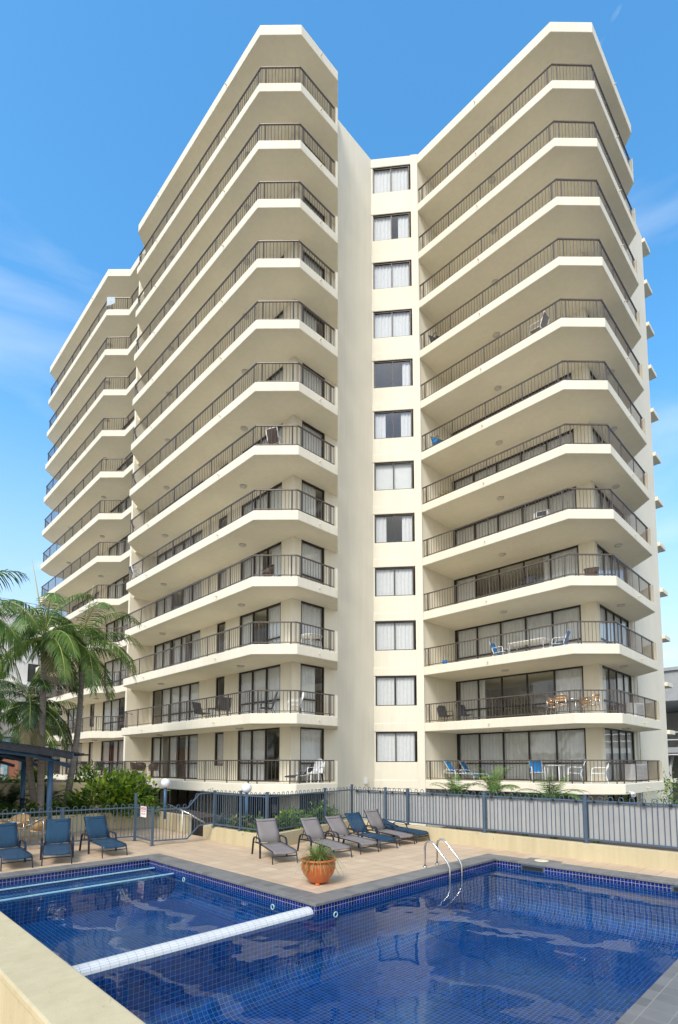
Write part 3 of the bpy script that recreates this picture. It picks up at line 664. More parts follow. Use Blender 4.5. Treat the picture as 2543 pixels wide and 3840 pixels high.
# ------------------------------------------------------------------ blue hoop-top fences
def fence_thing(label, pts, posts, z0s, pitch=.24, h=1.08, screen=None, name='pool_fence', hoops=True, post_h=1.16, tall=None):
    """pts: polyline; z0s: ground height at each point; posts: list of (x,y,z0,height)"""
    t_ = thing(name, label, 'fence', (*pts[0],0), 0); ox,oy = pts[0]
    fr = MB(); ba = MB()
    for (a,b,za,zb_) in zip(pts,pts[1:],z0s,z0s[1:]):
        A = Vector((a[0]-ox,a[1]-oy,za[1])); B = Vector((b[0]-ox,b[1]-oy,zb_[1])); lo = za[0]; lo2 = zb_[0]
        ln = math.hypot(B.x-A.x,B.y-A.y)
        fr.bar(A,B,.04,.04); fr.bar((A.x,A.y,lo),(B.x,B.y,lo2),.04,.04)
        k = max(1,int(round(ln/pitch))); st_ = 1/k
        for i in range(k):
            t0 = (i+.27)*st_; t1 = (i+.73)*st_
            P0 = A.lerp(B,t0); P1 = A.lerp(B,t1); l0 = lo+(lo2-lo)*t0; l1 = lo+(lo2-lo)*t1
            w_ = (P1-P0)*.5; mid = (P0+P1)*.5; r = math.hypot(w_.x,w_.y)
            path = [Vector((P0.x,P0.y,l0)), P0+Vector((0,0,.06))]
            for q in range(1,8):
                an = pi*q/8; path.append(mid - Vector((w_.x,w_.y,w_.z))*cos(an) + Vector((0,0,.06+r*sin(an))))
            path += [P1+Vector((0,0,.06)), Vector((P1.x,P1.y,l1))]
            ba.tube(path,.0105,5,cap=False)
    fr.build('rails', M['fence'], t_); ba.build('hoop_bars', M['fence'], t_)
    for (x,y,z,hh) in posts:
        m1 = MB(); m1.box(x-ox-.035,x-ox+.035,y-oy-.035,y-oy+.035,z,z+hh); m1.box(x-ox-.04,x-ox+.04,y-oy-.04,y-oy+.04,z+hh,z+hh+.02); m1.box(x-ox-.07,x-ox+.07,y-oy-.07,y-oy+.07,z+.002,z+.014); m1.build('post', M['fence'], t_, bevel=.004)
    if screen:
        for (a,b,z,zt) in screen:
            m1 = MB(); k = 40
            for i in range(k):
                p = Vector(a).lerp(Vector(b),i/k); q = Vector(a).lerp(Vector(b),(i+1)/k)
                o1 = .012*sin(i*1.1); o2 = .012*sin((i+1)*1.1)
                m1.quad((p.x-ox+o1,p.y-oy,z),(q.x-ox+o2,q.y-oy,z),(q.x-ox+o2,q.y-oy,zt),(p.x-ox+o1,p.y-oy,zt),sm=True)
            m1.build('privacy_screen', M['screen'], t_)
            m1 = MB()
            n = int((Vector(b)-Vector(a)).length/.58)
            for i in range(n+1):
                p = Vector(a).lerp(Vector(b),(i+.3)/(n+.6)); m1 = MB(); m1.box(p.x-ox-.075,p.x-ox-.04,p.y-oy-.03,p.y-oy+.03,zt-.02,zt+.045); m1.build('clip', M['black'], t_)
    return t_
B0, T0 = .14, 1.06
fence_thing('blue hoop topped fence on the deck behind the blue loungers', [(-9,17.75),(-1.2,17.6),(3.4,17.3),(5.41,17.07),(7.46,16.77)],
            [(3.35,17.32,0,1.14),(5.41,17.07,0,1.14),(7.49,16.75,0,1.50),(1.2,17.45,0,1.14),(-1.2,17.6,0,1.14)], [(B0,T0)]*5, .225)
gate = fence_thing('narrow blue hoop topped gate with the white notice hanging on it', [(7.49,16.69),(7.42,15.42)], [(7.41,15.36,0,1.14)], [(B0,T0),(B0,T0)], .225, name='pool_gate')
fence_thing('blue fence panel whose rails step up over the low yellow wall right of the gate', [(7.47,15.35),(8.5,15.24),(8.86,15.18),(9.3,15.1)], [(9.36,15.08,.42,1.16)], [(B0,T0),(B0-.02,T0+.02),(.50,1.50),(.55,1.53)], .225)
fence_thing('blue hoop topped fence on the low wall in front of the planted bed', [(9.36,15.02),(9.40,13.66),(9.45,12.42),(12.5,13.18),(14.28,13.62)], [(9.40,13.66,.42,1.2),(9.45,12.40,.42,1.2),(12.5,13.17,.42,1.2),(14.30,13.62,.42,1.26)], [(.52,1.50)]*5, .225)
fence_thing('long blue fence backed by pale grey shade cloth beside the main pool', [(14.30,13.56),(14.30,11.03),(14.30,8.16),(14.30,5.25),(14.30,2.3),(14.30,-2)],
            [(14.30,12.0,.42,1.2),(14.30,11.03,.42,1.2),(14.30,8.16,.42,1.2),(14.30,5.25,.42,1.2),(14.30,2.3,.42,1.2)], [(.52,1.50)]*6, .24,
            screen=[((14.35,13.5),(14.35,8.2),.50,1.465),((14.35,8.1),(14.35,5.3),.50,1.465),((14.35,5.2),(14.35,-2),.50,1.465)])
# notice on the gate
t_ = thing('notice', 'white notice with red PLEASE heading hanging on the gate', 'sign', (7.385,15.95,.98), 0)
m1 = MB(); m1.box(-.004,.004,-.20,.20,-.165,.165); m1.build('board', M['signwhite'], t_, bevel=.003)
m1 = MB(); m1.box(-.0065,-.0045,-.17,.17,.065,.14); m1.build('heading_band', M['signred'], t_)
def text(body, size, x, y, z, m, parent, width=None):
    cu = bpy.data.curves.new('lettering','FONT'); cu.body = body; cu.size = size; cu.extrude = .0008; cu.align_x = 'CENTER'; cu.align_y = 'CENTER'
    o = bpy.data.objects.new('lettering', cu); COL.objects.link(o)
    dg = bpy.context.evaluated_depsgraph_get(); me = bpy.data.meshes.new_from_object(o.evaluated_get(dg)); bpy.data.objects.remove(o)
    o = bpy.data.objects.new('lettering', me); COL.objects.link(o); me.materials.clear(); me.materials.append(m)
    if width:
        w = max(v.co.x for v in me.vertices)-min(v.co.x for v in me.vertices)
        for v in me.vertices: v.co.x *= width/w
    o.parent = parent; o.location = (x,y,z); o.rotation_euler = (pi/2,0,-pi/2)
    return o
text('PLEASE', .075, -.0085, 0, .1025, M['signwhite'], t_, .29)
text('LEAVE AREA', .06, -.0065, 0, .015, M['signred'], t_, .31)
text('CLEAN & TIDY', .06, -.0065, 0, -.07, M['signred'], t_, .31)

# ------------------------------------------------------------------ sun loungers
def make_lounger(label, sling, frame, ang=52, loc=(0,0,0), rz=0, group='sun loungers on the pool deck'):
    """foot end at y = 0, head towards +y"""
    t_ = thing('sun_lounger', label, 'lounger', loc, rz, group)
    HW = .31; J = 1.22; a = radians(ang-(5 if ang > 20 else 0)); bl = .745
    bx = lambda s: J+s*cos(a); bz = lambda s: .36+s*sin(a)
    def sheet(path, w):
        mb = MB(); n = 6
        L_ = len(path)
        for i in range(L_-1):
            for k in range(n):
                def P(i_,k_):
                    x = -w+2*w*k_/n; sg = -.014*(1-(x/w)**2)
                    y,z = path[i_]; return (x, y, z+sg)
                mb.quad(P(i,k),P(i,k+1),P(i+1,k+1),P(i+1,k),sm=True)
        return mb
    seat = [(0.0,.245),(.03,.285),(.10,.302),(.5,.325),(.9,.345),(J-.02,.36)]
    o = sheet(seat, HW-.02).build('seat', sling, t_, weld=True); sm = o.modifiers.new('solid','SOLIDIFY'); sm.thickness = .008
    back = [(bx(.02),bz(.02)),(bx(.3),bz(.3)),(bx(.6),bz(.6)),(bx(bl),bz(bl)),(bx(bl)+.03,bz(bl)-.015),(bx(bl)+.025,bz(bl)-.05)]
    o = sheet(back, HW-.03).build('backrest', sling, t_, weld=True); sm = o.modifiers.new('solid','SOLIDIFY'); sm.thickness = .008
    m1 = MB()
    for s in (-1,1):
        m1.tube([(s*HW,.05,.27),(s*HW,.12,.296),(s*HW,.5,.315),(s*HW,J,.345),(s*HW,J+.38,.33)],.016,6)
        m1.tube([(s*(HW-.02),bx(0),bz(0)-.01),(s*(HW-.02),bx(bl),bz(bl)-.01)],.013,6)
    m1.tube([(-HW,.06,.17),(HW,.06,.17)],.014,6); m1.tube([(-HW,J+.36,.33),(HW,J+.36,.33)],.012,6)
    m1.tube([(-HW+.02,bx(bl*.9),bz(bl*.9)-.015),(HW-.02,bx(bl*.9),bz(bl*.9)-.015)],.011,6)
    m1.tube([(-HW,J,.335),(HW,J,.335)],.012,6); m1.tube([(-HW,.55,.30),(HW,.55,.30)],.010,6)
    m1.build('frame', frame, t_)
    for s in (-1,1):
        m1 = MB(); m1.tube([(s*HW,.10,.295),(s*HW,.055,.26),(s*(HW+.01),.02,.12),(s*(HW+.012),.0,.0)],[.017,.017,.015,.014],6); m1.build('leg', frame, t_)
        if ang > 20:
            m1 = MB(); X = s*(HW+.055)
            pts = [(X,.93,.0),(X,.94,.36),(X,.98,.45),(X,1.06,.49),(X,1.42,.50),(X,1.52,.46),(X,1.58,.36),(X,1.68,.0)]
            for p,q in zip(pts,pts[1:]): m1.bar(p,q,.048,.022,up=(0,1,0) if abs(p[2]-q[2])>abs(p[1]-q[1]) else (0,0,1))
            m1.tube([(s*HW,.94,.34),(X,.94,.34)],.012,6); m1.tube([(s*HW,1.55,.335),(X,1.58,.33)],.012,6); m1.build('armrest', frame, t_)
            m1 = MB(); m1.bar((s*(HW-.01),bx(.35),bz(.35)-.02),(s*(HW-.01),1.56,.335),.02,.01); m1.build('brace', frame, t_)
        else:
            m1 = MB(); X = s*(HW+.055)
            pts = [(X,.93,.0),(X,.94,.36),(X,.98,.45),(X,1.06,.49),(X,1.42,.50),(X,1.52,.46),(X,1.58,.36),(X,1.68,.0)]
            for p,q in zip(pts,pts[1:]): m1.bar(p,q,.048,.022,up=(0,1,0) if abs(p[2]-q[2])>abs(p[1]-q[1]) else (0,0,1))
            m1.tube([(s*HW,.94,.34),(X,.94,.34)],.012,6); m1.build('armrest', frame, t_)
    return t_
GY, BL, NV_ = M['sling_grey'], M['sling_blue'], M['navy']
make_lounger('grey lounger standing apart at the left end of the row by the planted bed', GY, NV_, 58, (8.44,10.32,0), radians(-20))
make_lounger('grey lounger directly behind the terracotta pot, second in the row', GY, NV_, 54, (9.92,9.82,0), radians(-11))
make_lounger('grey lounger between another grey one and the upright blue one', GY, NV_, 50, (11.04,9.84,0), radians(-8))
make_lounger('blue lounger with raised back in the middle of the row of grey ones', BL, NV_, 56, (11.92,9.88,0), radians(-7))
make_lounger('grey lounger between the upright blue one and the flat blue one', GY, NV_, 60, (12.93,10.0,0), radians(-6))
make_lounger('blue lounger with its back laid almost flat beside the screened fence', BL, NV_, 16, (13.80,10.05,0), radians(-2))
make_lounger('blue lounger cut off by the left edge of the picture', BL, NV_, 56, (3.55,14.16,0), radians(-2))
make_lounger('blue lounger facing the pool, middle of the three by the left fence', BL, NV_, 60, (4.40,14.14,0), radians(-17))
make_lounger('blue lounger nearest the gate, right of the two other blue ones by the fence', BL, NV_, 58, (5.86,14.27,0), radians(-2))

# terracotta pot
t_ = thing('flower_pot', 'large orange terracotta pot with a rolled rim on the deck corner', 'pot', (7.55,8.15,0))
m1 = MB(); m1.lathe((0,0,0),[(0,.045),(.185,.04),(.205,.06),(.23,.10),(.31,.20),(.355,.32),(.352,.40),(.325,.445),(.33,.455),(.365,.465),(.375,.485),(.365,.505),(.33,.51),(.315,.49),(.30,.40),(0,.40)],40); m1.build('bowl', M['terracotta'], t_)
m1 = MB(); m1.lathe((0,0,.405),[(.305,0),(.2,.03),(0,.05)],20); m1.build('soil', M['soil'], t_)
for k in range(3):
    a = radians(100+120*k); m1 = MB(); m1.lathe((.17*cos(a),.17*sin(a),0),[(.05,0),(.055,.02),(.04,.045),(0,.05)],10); m1.build('foot', M['terracotta'], t_)
for aa in (pi*1.02, pi*1.5):
    m1 = MB(); pts = []
    for k in range(22):
        th = k/21*4.5; rr = .06*(1-k/30); pts.append((rr*cos(th), rr*sin(th)))
    T = Vector((-sin(aa),cos(aa),0)); N = Vector((cos(aa),sin(aa),0))
    m1.tube([N*(.358 - (y*y)*.6)+T*x+Vector((0,0,.29+y)) for x,y in pts],.009,5); m1.build('scroll', M['terracotta'], t_)
def blade(mb, p, d, ln, w, droop, n=6, m=0, twist=0):
    """one long arching leaf"""
    d = Vector(d).normalized(); pos = Vector(p); step = ln/n; prev = None
    for i in range(n+1):
        f = i/n; side = d.cross(Vector((0,0,1)))
        side = side.normalized() if side.length > .05 else Vector((1,0,0))
        ww = w*(1-f**2)*(.6+.4*min(1,f*4))
        L_ = pos-side*ww; R_ = pos+side*ww
        if prev: mb.quad(prev[0],prev[1],R_,L_,m,True)
        prev = (L_,R_); pos = pos+d*step; d = (d+Vector((0,0,-droop*step))).normalized()
rnd = random.Random(3)
t_ = thing('pot_plant', 'spiky green strap leaved plant growing in the terracotta pot', 'plant', (7.55,8.15,.43))
m1 = MB()
for k in range(190):
    a = rnd.uniform(0,2*pi); e = rnd.uniform(.25,1.45); r = rnd.uniform(0,.14)
    blade(m1,(r*cos(a),r*sin(a),0),(cos(a)*cos(e),sin(a)*cos(e),sin(e)),rnd.uniform(.40,.70),.011,rnd.uniform(2.4,5.5))
m1.build('foliage', M['potplant'], t_)
m1 = MB()
for k in range(4):
    a = rnd.uniform(0,2*pi); blade(m1,(0,0,0),(cos(a)*.2,sin(a)*.2,1),.52,.011,.6)
m1.build('young_leaves', M['frond_light'], t_)

# pool ladder
t_ = thing('pool_ladder', 'pair of bent stainless steel pool handrails on the edge of the main pool', 'ladder', (10.75,7.6,0))
for s in (-.25,.25):
    m1 = MB(); m1.tube([(s,.0,.0),(s,.0,.46),(s,-.03,.56),(s,-.10,.62),(s,-.19,.615),(s,-.27,.56),(s,-.62,.20),(s,-.68,.08),(s,-.69,-.3),(s,-.69,-.95)],.024,10); m1.build('handrail', M['steel'], t_)
    m1 = MB(); m1.lathe((s,0,.013),[(.05,0),(.05,.012),(.03,.02)],14); m1.build('flange', M['steel'], t_)

# globe lamps
for (x,y,z0,zc,lab) in ((9.05,17.85,.5,1.77,'white globe lamp on a blue post beside the leafy bush'),(10.2,14.5,.33,1.66,'white globe lamp on a blue post above the fenced planted bed')):
    t_ = thing('globe_lamp', lab, 'lamp', (x,y,z0), 0, 'globe lamps in the garden'); zc -= z0
    m1 = MB(); m1.tube([(0,0,0),(0,0,zc-.14)],.05,12); m1.build('post', M['blue_steel'], t_)
    m1 = MB(); m1.lathe((0,0,zc-.155),[(.06,0),(.075,.02),(.075,.05),(0,.05)],14); m1.build('collar', M['blue_steel'], t_)
    m1 = MB(); m1.lathe((0,0,zc),[(.17*sin(pi*k/14),-.17*cos(pi*k/14)) for k in range(15)],22); m1.build('globe', M['globe'], t_)

# ------------------------------------------------------------------ chairs and tables
def sling_chair(label, fabric, frame, loc, rz, group=None, low=False, name='patio_chair'):
    """faces +x locally"""
    t_ = thing(name, label, 'chair', loc, rz, group); W2 = .27; sh = .30 if low else .42; bh = .95
    m1 = MB(); m1.quad((.24,-W2+.03,sh),(.24,W2-.03,sh),(-.22,W2-.03,sh-.04),(-.22,-W2+.03,sh-.04)); o = m1.build('seat', fabric, t_); s_ = o.modifiers.new('solid','SOLIDIFY'); s_.thickness = .012
    m1 = MB(); m1.quad((-.22,-W2+.03,sh-.02),(-.22,W2-.03,sh-.02),(-.42,W2-.03,bh),(-.42,-W2+.03,bh)); o = m1.build('backrest', fabric, t_); s_ = o.modifiers.new('solid','SOLIDIFY'); s_.thickness = .012
    m1 = MB()
    for s in (-W2,W2):
        m1.tube([(.26,s,0),(.25,s,sh),(.22,s,sh+.20),(.14,s,sh+.24),(-.28,s,sh+.22)],.016,6)
        m1.tube([(-.36,s,0),(-.22,s,sh-.03),(-.43,s,bh+.01)],.015,6); m1.tube([(.25,s,sh),(-.22,s,sh-.035)],.013,6)
    m1.tube([(-.43,-W2,bh+.01),(-.43,W2,bh+.01)],.014,6); m1.tube([(.25,-W2,sh),(.25,W2,sh)],.012,6)
    m1.build('frame', frame, t_); return t_
def round_table(label, topm, legm, loc, r=.42, h=.72, rz=0, name='patio_table', rect=None):
    t_ = thing(name, label, 'table', loc, rz); m1 = MB()
    if rect: m1.box(-rect[0],rect[0],-rect[1],rect[1],h-.03,h)
    else: m1.lathe((0,0,h),[(0,-.03),(r,-.03),(r+.008,-.015),(r,0),(0,0)],28)
    m1.build('table_top', topm, t_)
    lx,ly = (rect[0]-.06,rect[1]-.06) if rect else (r*.6,r*.6)
    for sx_,sy_ in ((1,1),(1,-1),(-1,1),(-1,-1)):
        m1 = MB(); m1.tube([(sx_*lx*1.1 if not rect else sx_*lx,sy_*ly*1.1 if not rect else sy_*ly,0),(sx_*lx,sy_*ly,h-.03)],.022,8); m1.build('leg', legm, t_)
    return t_
def plastic_chair(label, loc, rz, tall=False, name='plastic_chair', m=None):
    m = m or M['white_plastic']; t_ = thing(name, label, 'chair', loc, rz)
    m1 = MB(); m1.box(-.24,.26,-.25,.25,.38,.42); m1.build('seat', m, t_, bevel=.015)
    bh = 1.02 if tall else .82
    m1 = MB(); n = 7
    for k in range(n):
        y0 = -.26+.52*k/n+.006; y1 = -.26+.52*(k+1)/n-.006; f = 1-((k-3)/3.4)**2*.30
        zt = .44+(bh-.44)*f; m1.hexa([(-.24,y0,.40),(-.205,y0,.40),(-.205,y1,.40),(-.24,y1,.40),(-.42,y0,zt),(-.385,y0,zt),(-.385,y1,zt),(-.42,y1,zt)])
    m1.hexa([(-.262,-.24,.50),(-.228,-.24,.50),(-.228,.24,.50),(-.262,.24,.50),(-.285,-.24,.58),(-.25,-.24,.58),(-.25,.24,.58),(-.285,.24,.58)])
    m1.build('backrest', m, t_, bevel=.008)
    for s in (-1,1):
        m1 = MB(); pts = [(.27,s*.27,0),(.25,s*.27,.40),(.22,s*.27,.60),(.1,s*.275,.64),(-.32,s*.27,.64)]
        for p,q in zip(pts,pts[1:]): m1.bar(p,q,.055,.03)
        m1.build('armrest', m, t_, bevel=.006); m1 = MB(); m1.bar((-.36,s*.25,0),(-.24,s*.25,.40),.05,.04); m1.build('leg', m, t_, bevel=.006)
    return t_
def tub_chair(label, wick, frame, loc, rz, group=None, name='wicker_chair', slat=False):
    """bistro chair: curved back band that runs into the arms, tube legs"""
    t_ = thing(name, label, 'chair', loc, rz, group)
    m1 = MB(); m1.lathe((0,0,.44),[(0,-.02),(.22,-.02),(.235,0),(.22,.012),(0,.012)],20); m1.build('seat', wick, t_)
    m1 = MB(); N_ = 16
    A = lambda k: radians(75)+radians(210)*k/N_
    if slat:
        for z0,z1 in ((.58,.66),(.69,.77),(.80,.87)):
            for k in range(N_):
                if 3 <= k < 13: m1.quad(*[( .25*cos(A(j)), .27*sin(A(j)), z) for j,z in ((k,z0),(k+1,z0),(k+1,z1),(k,z1))], sm=True)
    else:
        for k in range(N_):
            h = lambda j: .66+.20*sin(pi*j/N_)**.8
            m1.quad((.24*cos(A(k)),.25*sin(A(k)),.47),(.24*cos(A(k+1)),.25*sin(A(k+1)),.47),(.27*cos(A(k+1)),.28*sin(A(k+1)),h(k+1)),(.27*cos(A(k)),.28*sin(A(k)),h(k)),sm=True)
    o = m1.build('backrest', wick, t_, weld=True); s_ = o.modifiers.new('solid','SOLIDIFY'); s_.thickness = .014
    m1 = MB(); m1.tube([(.285*cos(A(k)),.295*sin(A(k)),.67+.20*sin(pi*k/N_)**.8) for k in range(N_+1)],.013,6)
    for k in (0,N_):
        m1.tube([(.285*cos(A(k)),.295*sin(A(k)),.67),(.26,.26*(1 if k==0 else -1),.62),(.27,.26*(1 if k==0 else -1),0)],.012,6)
    for s in (-1,1): m1.tube([(-.2,s*.2,.85 if not slat else .87),(-.21,s*.2,.44),(-.27,s*.22,0)],.012,6)
    m1.tube([(.24*cos(2*pi*k/16),.24*sin(2*pi*k/16),.425) for k in range(17)],.010,5,cap=False)
    m1.build('frame', frame, t_); return t_
# poolside cafe set behind the left fence
round_table('round pale cafe table behind the left fence', M['white_plastic'], M['steel'], (4.25,18.35,0), .38, .70, name='cafe_table')
G_ = 'tan wicker cafe chairs behind the left fence'
tub_chair('tan wicker cafe chair seen from behind, left of the middle blue lounger', M['tan_wicker'], M['steel'], (3.95,17.75,0), radians(70), G_, 'cafe_chair')
tub_chair('tan wicker cafe chair on the gate side of the cafe table', M['tan_wicker'], M['steel'], (5.0,17.95,0), radians(150), G_, 'cafe_chair')
tub_chair('tan wicker cafe chair on the far side of the cafe table', M['tan_wicker'], M['steel'], (4.75,18.95,0), radians(230), G_, 'cafe_chair')
tub_chair('tan wicker cafe chair at the left edge of the picture', M['tan_wicker'], M['steel'], (3.45,18.3,0), radians(10), G_, 'cafe_chair')
def FL(n): return zb(n)+.421
# right tower furniture
make_lounger('azure lounger at the left end of the lowest right balcony', M['sling_azure'], M['white_metal'], 62, (22.75,13.35,FL(1)), radians(6), 'azure loungers on the lowest right balcony')
make_lounger('azure lounger nearer the windows on the lowest right balcony', M['sling_azure'], M['white_metal'], 62, (23.55,13.0,FL(1)), radians(6), 'azure loungers on the lowest right balcony')
GA = 'azure dining chairs on the lowest right balcony'
sling_chair('azure patio chair left of the glass table on the lowest right balcony', M['sling_azure'], M['white_metal'], (22.75,10.35,FL(1)), radians(215), GA)
sling_chair('azure patio chair right of the glass table, turned sideways', M['sling_azure'], M['white_metal'], (22.75,8.75,FL(1)), radians(115), GA)
round_table('round glass topped white table between two azure chairs', M['white_metal'], M['white_metal'], (22.9,9.6,FL(1)), .40, .74)
plastic_chair('white plastic chair at the corner of the lowest right balcony', (22.9,7.85,FL(1)), radians(110))
def aircon(label, loc, rz):
    t_ = thing('air_conditioner', label, 'air conditioner', loc, rz, 'outdoor air conditioner units on the balconies'); m1 = MB(); m1.box(-.15,.15,-.42,.42,.06,.78); m1.build('casing', M['white_plastic'], t_, bevel=.015)
    m1 = MB()
    for k in range(11): m1.box(-.158,-.151,-.38,.12,.11+.057*k,.14+.057*k)
    m1.build('grille', M['concrete'], t_)
    for s in (-.3,.3): m1 = MB(); m1.box(-.15,.15,s-.03,s+.03,0,.058); m1.build('foot', M['black'], t_)
aircon('white air conditioner behind the railing at the right end of the lowest balcony', (26.2,7.45,FL(1)), radians(70))
aircon('second white air conditioner, right of the other on the lowest balcony', (27.2,7.5,FL(1)), radians(70))
aircon('white air conditioner at the right end of the second balcony', (26.8,7.45,FL(2)), radians(70))
GD = 'dark mesh chairs on the second right balcony'
sling_chair('dark mesh chair at the left end of the second right balcony', M['sling_dark'], M['navy'], (22.6,14.95,FL(2)), radians(250), GD)
sling_chair('dark mesh chair nearer the doors, right of its twin on the second right balcony', M['sling_dark'], M['navy'], (22.9,14.0,FL(2)), radians(250), GD)
round_table('round aluminium table among slatted chairs on the second right balcony', M['steel'], M['steel'], (22.75,8.75,FL(2)), .40, .72)
GS = 'timber slatted aluminium chairs on the second right balcony'
tub_chair('slatted chair left of the aluminium table', M['timber'], M['steel'], (22.7,9.5,FL(2)), radians(-90), GS, 'slatted_chair', True)
tub_chair('slatted chair behind the aluminium table, backing onto the doors', M['timber'], M['steel'], (22.2,8.95,FL(2)), radians(10), GS, 'slatted_chair', True)
tub_chair('slatted chair on the window side of the aluminium table', M['timber'], M['steel'], (23.4,8.5,FL(2)), radians(180), GS, 'slatted_chair', True)
tub_chair('slatted chair right of the aluminium table', M['timber'], M['steel'], (22.85,7.95,FL(2)), radians(90), GS, 'slatted_chair', True)
round_table('long glass table on the third right balcony', M['white_metal'], M['white_metal'], (22.9,10.6,FL(3)), rect=(.42,.85), h=.74)
GB = 'blue dining chairs on the third right balcony'
sling_chair('blue chair at the left end of the long glass table', M['sling_azure'], M['white_metal'], (22.75,11.95,FL(3)), radians(-90), GB)
sling_chair('blue chair at the right end of the long glass table', M['sling_azure'], M['white_metal'], (22.9,9.25,FL(3)), radians(100), GB)
t_ = thing('water_bucket', 'small blue bucket at the left end of the third right balcony', 'bucket', (21.75,14.4,FL(3))); m1 = MB(); m1.lathe((0,0,0),[(0,0),(.10,0),(.13,.26),(.115,.26),(.09,.02),(0,.02)],16); m1.build('pail', M['sling_azure'], t_); m1 = MB(); m1.tube([(0,-.125,.25),(0,-.09,.36),(0,.09,.36),(0,.125,.25)],.006,6); m1.build('handle', M['steel'], t_)
sling_chair('dark chair in front of the windows on the fourth right balcony', M['sling_dark'], M['navy'], (22.4,10.3,FL(4)), radians(190))
tub_chair('brown wicker chair by the corner pillar of the fourth right balcony', M['wicker'], M['navy'], (23.2,7.9,FL(4)), radians(200))
sling_chair('dark folding chair on the fifth right balcony', M['sling_dark'], M['white_metal'], (22.3,9.6,FL(5)), radians(195))
t_ = thing('flower_box', 'terracotta trough on the sixth right balcony', 'planter', (21.9,14.2,FL(6))); m1 = MB(); m1.hexa([(-.13,-.4,0),(.13,-.4,0),(.13,.4,0),(-.13,.4,0),(-.17,-.45,.24),(.17,-.45,.24),(.17,.45,.24),(-.17,.45,.24)]); m1.build('trough', M['terracotta'], t_, bevel=.01); m1 = MB(); m1.box(-.14,.14,-.41,.41,.235,.245); m1.build('soil', M['soil'], t_)
t_ = thing('trough_plant', 'spiky green plant in the trough on the sixth right balcony', 'plant', (21.9,14.2,FL(6)+.24)); m1 = MB()
for k in range(60):
    a = rnd.uniform(0,2*pi); e = rnd.uniform(.4,1.4); blade(m1,(0,rnd.uniform(-.35,.35),0),(cos(a)*cos(e),sin(a)*cos(e),sin(e)),rnd.uniform(.3,.55),.014,2.5)
m1.build('foliage', M['potplant'], t_)
sling_chair('blue chair at the left end of the seventh right balcony', M['sling_azure'], M['navy'], (21.95,14.6,FL(7)), radians(250))
sling_chair('white framed reclining chair on the eighth right balcony', M['sling_grey'], M['white_metal'], (21.85,9.3,FL(8)), radians(90))
sling_chair('dark chair at the left end of the ninth right balcony', M['sling_dark'], M['navy'], (21.9,14.6,FL(9)), radians(250))
# left tower furniture
plastic_chair('white reclining chair with black cushion at the right end of the lowest left balcony', (15.1,16.5,FL(1)), radians(200), True)
make_lounger('black and white lounger on the lowest left balcony corner', M['sling_dark'], M['white_metal'], 40, (13.9,16.75,FL(1)), radians(-80), None)
GW = 'brown wicker chairs round a table on the lowest left balcony'
tub_chair('brown wicker chair left of the white table on the lowest left balcony', M['wicker'], M['wicker'], (13.2,29.7,FL(1)), radians(-60), GW)
tub_chair('brown wicker chair in front of the white table on the lowest left balcony', M['wicker'], M['wicker'], (12.85,28.3,FL(1)), radians(60), GW)
tub_chair('brown wicker chair right of the white table on the lowest left balcony', M['wicker'], M['wicker'], (13.2,27.5,FL(1)), radians(110), GW)
round_table('white table among wicker chairs on the lowest left balcony', M['white_plastic'], M['white_metal'], (13.45,28.6,FL(1)), .42)
GC = 'dark mesh chairs on the second left balcony'
sling_chair('dark mesh chair left of the small table on the second left balcony', M['sling_dark'], M['navy'], (13.2,22.5,FL(2)), radians(-75), GC)
sling_chair('dark mesh chair right of the small table on the second left balcony', M['sling_dark'], M['navy'], (13.2,20.7,FL(2)), radians(75), GC)
round_table('small dark table between two mesh chairs on the second left balcony', M['sling_dark'], M['navy'], (13.35,21.7,FL(2)), .30, .60)
plastic_chair('white slatted fan backed chair at the corner of the second left balcony', (14.1,16.75,FL(2)), radians(150), True)
sling_chair('dark cushioned chair beside the white fan backed chair', M['sling_dark'], M['navy'], (13.25,17.5,FL(2)), radians(150), None, True)
round_table('oval white table on the third left balcony', M['white_plastic'], M['white_plastic'], (14.9,16.6,FL(3)), .48, .66)
GE = 'dark chairs on the lowest far left balcony'
sling_chair('dark chair farther from the party wall on the lowest far left balcony', M['sling_dark'], M['navy'], (13.4,37.4,FL(1)), radians(-60), GE)
sling_chair('dark chair nearer the party wall on the lowest far left balcony', M['sling_dark'], M['navy'], (13.4,35.7,FL(1)), radians(80), GE)
tub_chair('brown wicker chair on the fourth left balcony by the doors', M['wicker'], M['navy'], (13.3,17.6,FL(4)), radians(170))
sling_chair('brown sling chair turned to the pillar on the sixth left balcony', M['wicker'], M['white_metal'], (13.4,17.2,FL(6)), radians(20))
sling_chair('white wire chair at the far end of the fifth left balcony', M['white_metal'], M['white_metal'], (12.75,28.9,FL(5)), radians(-60))
t_ = thing('beach_towel', 'pale towel hung over the highest railing of the far left wing', 'towel', (12.62,33.62,zb(12)+1.36), radians(135)); m1 = MB()
for k in range(6): m1.quad((.05+.09*k,.045+.01*sin(k*1.7),-.42-.035*k),(.05+.09*(k+1),.045+.01*sin(k*1.7+1.7),-.42-.035*(k+1)),(.05+.09*(k+1),.045,.03),(.05+.09*k,.045,.03),sm=True)
m1.build('cloth', M['towel'], t_)

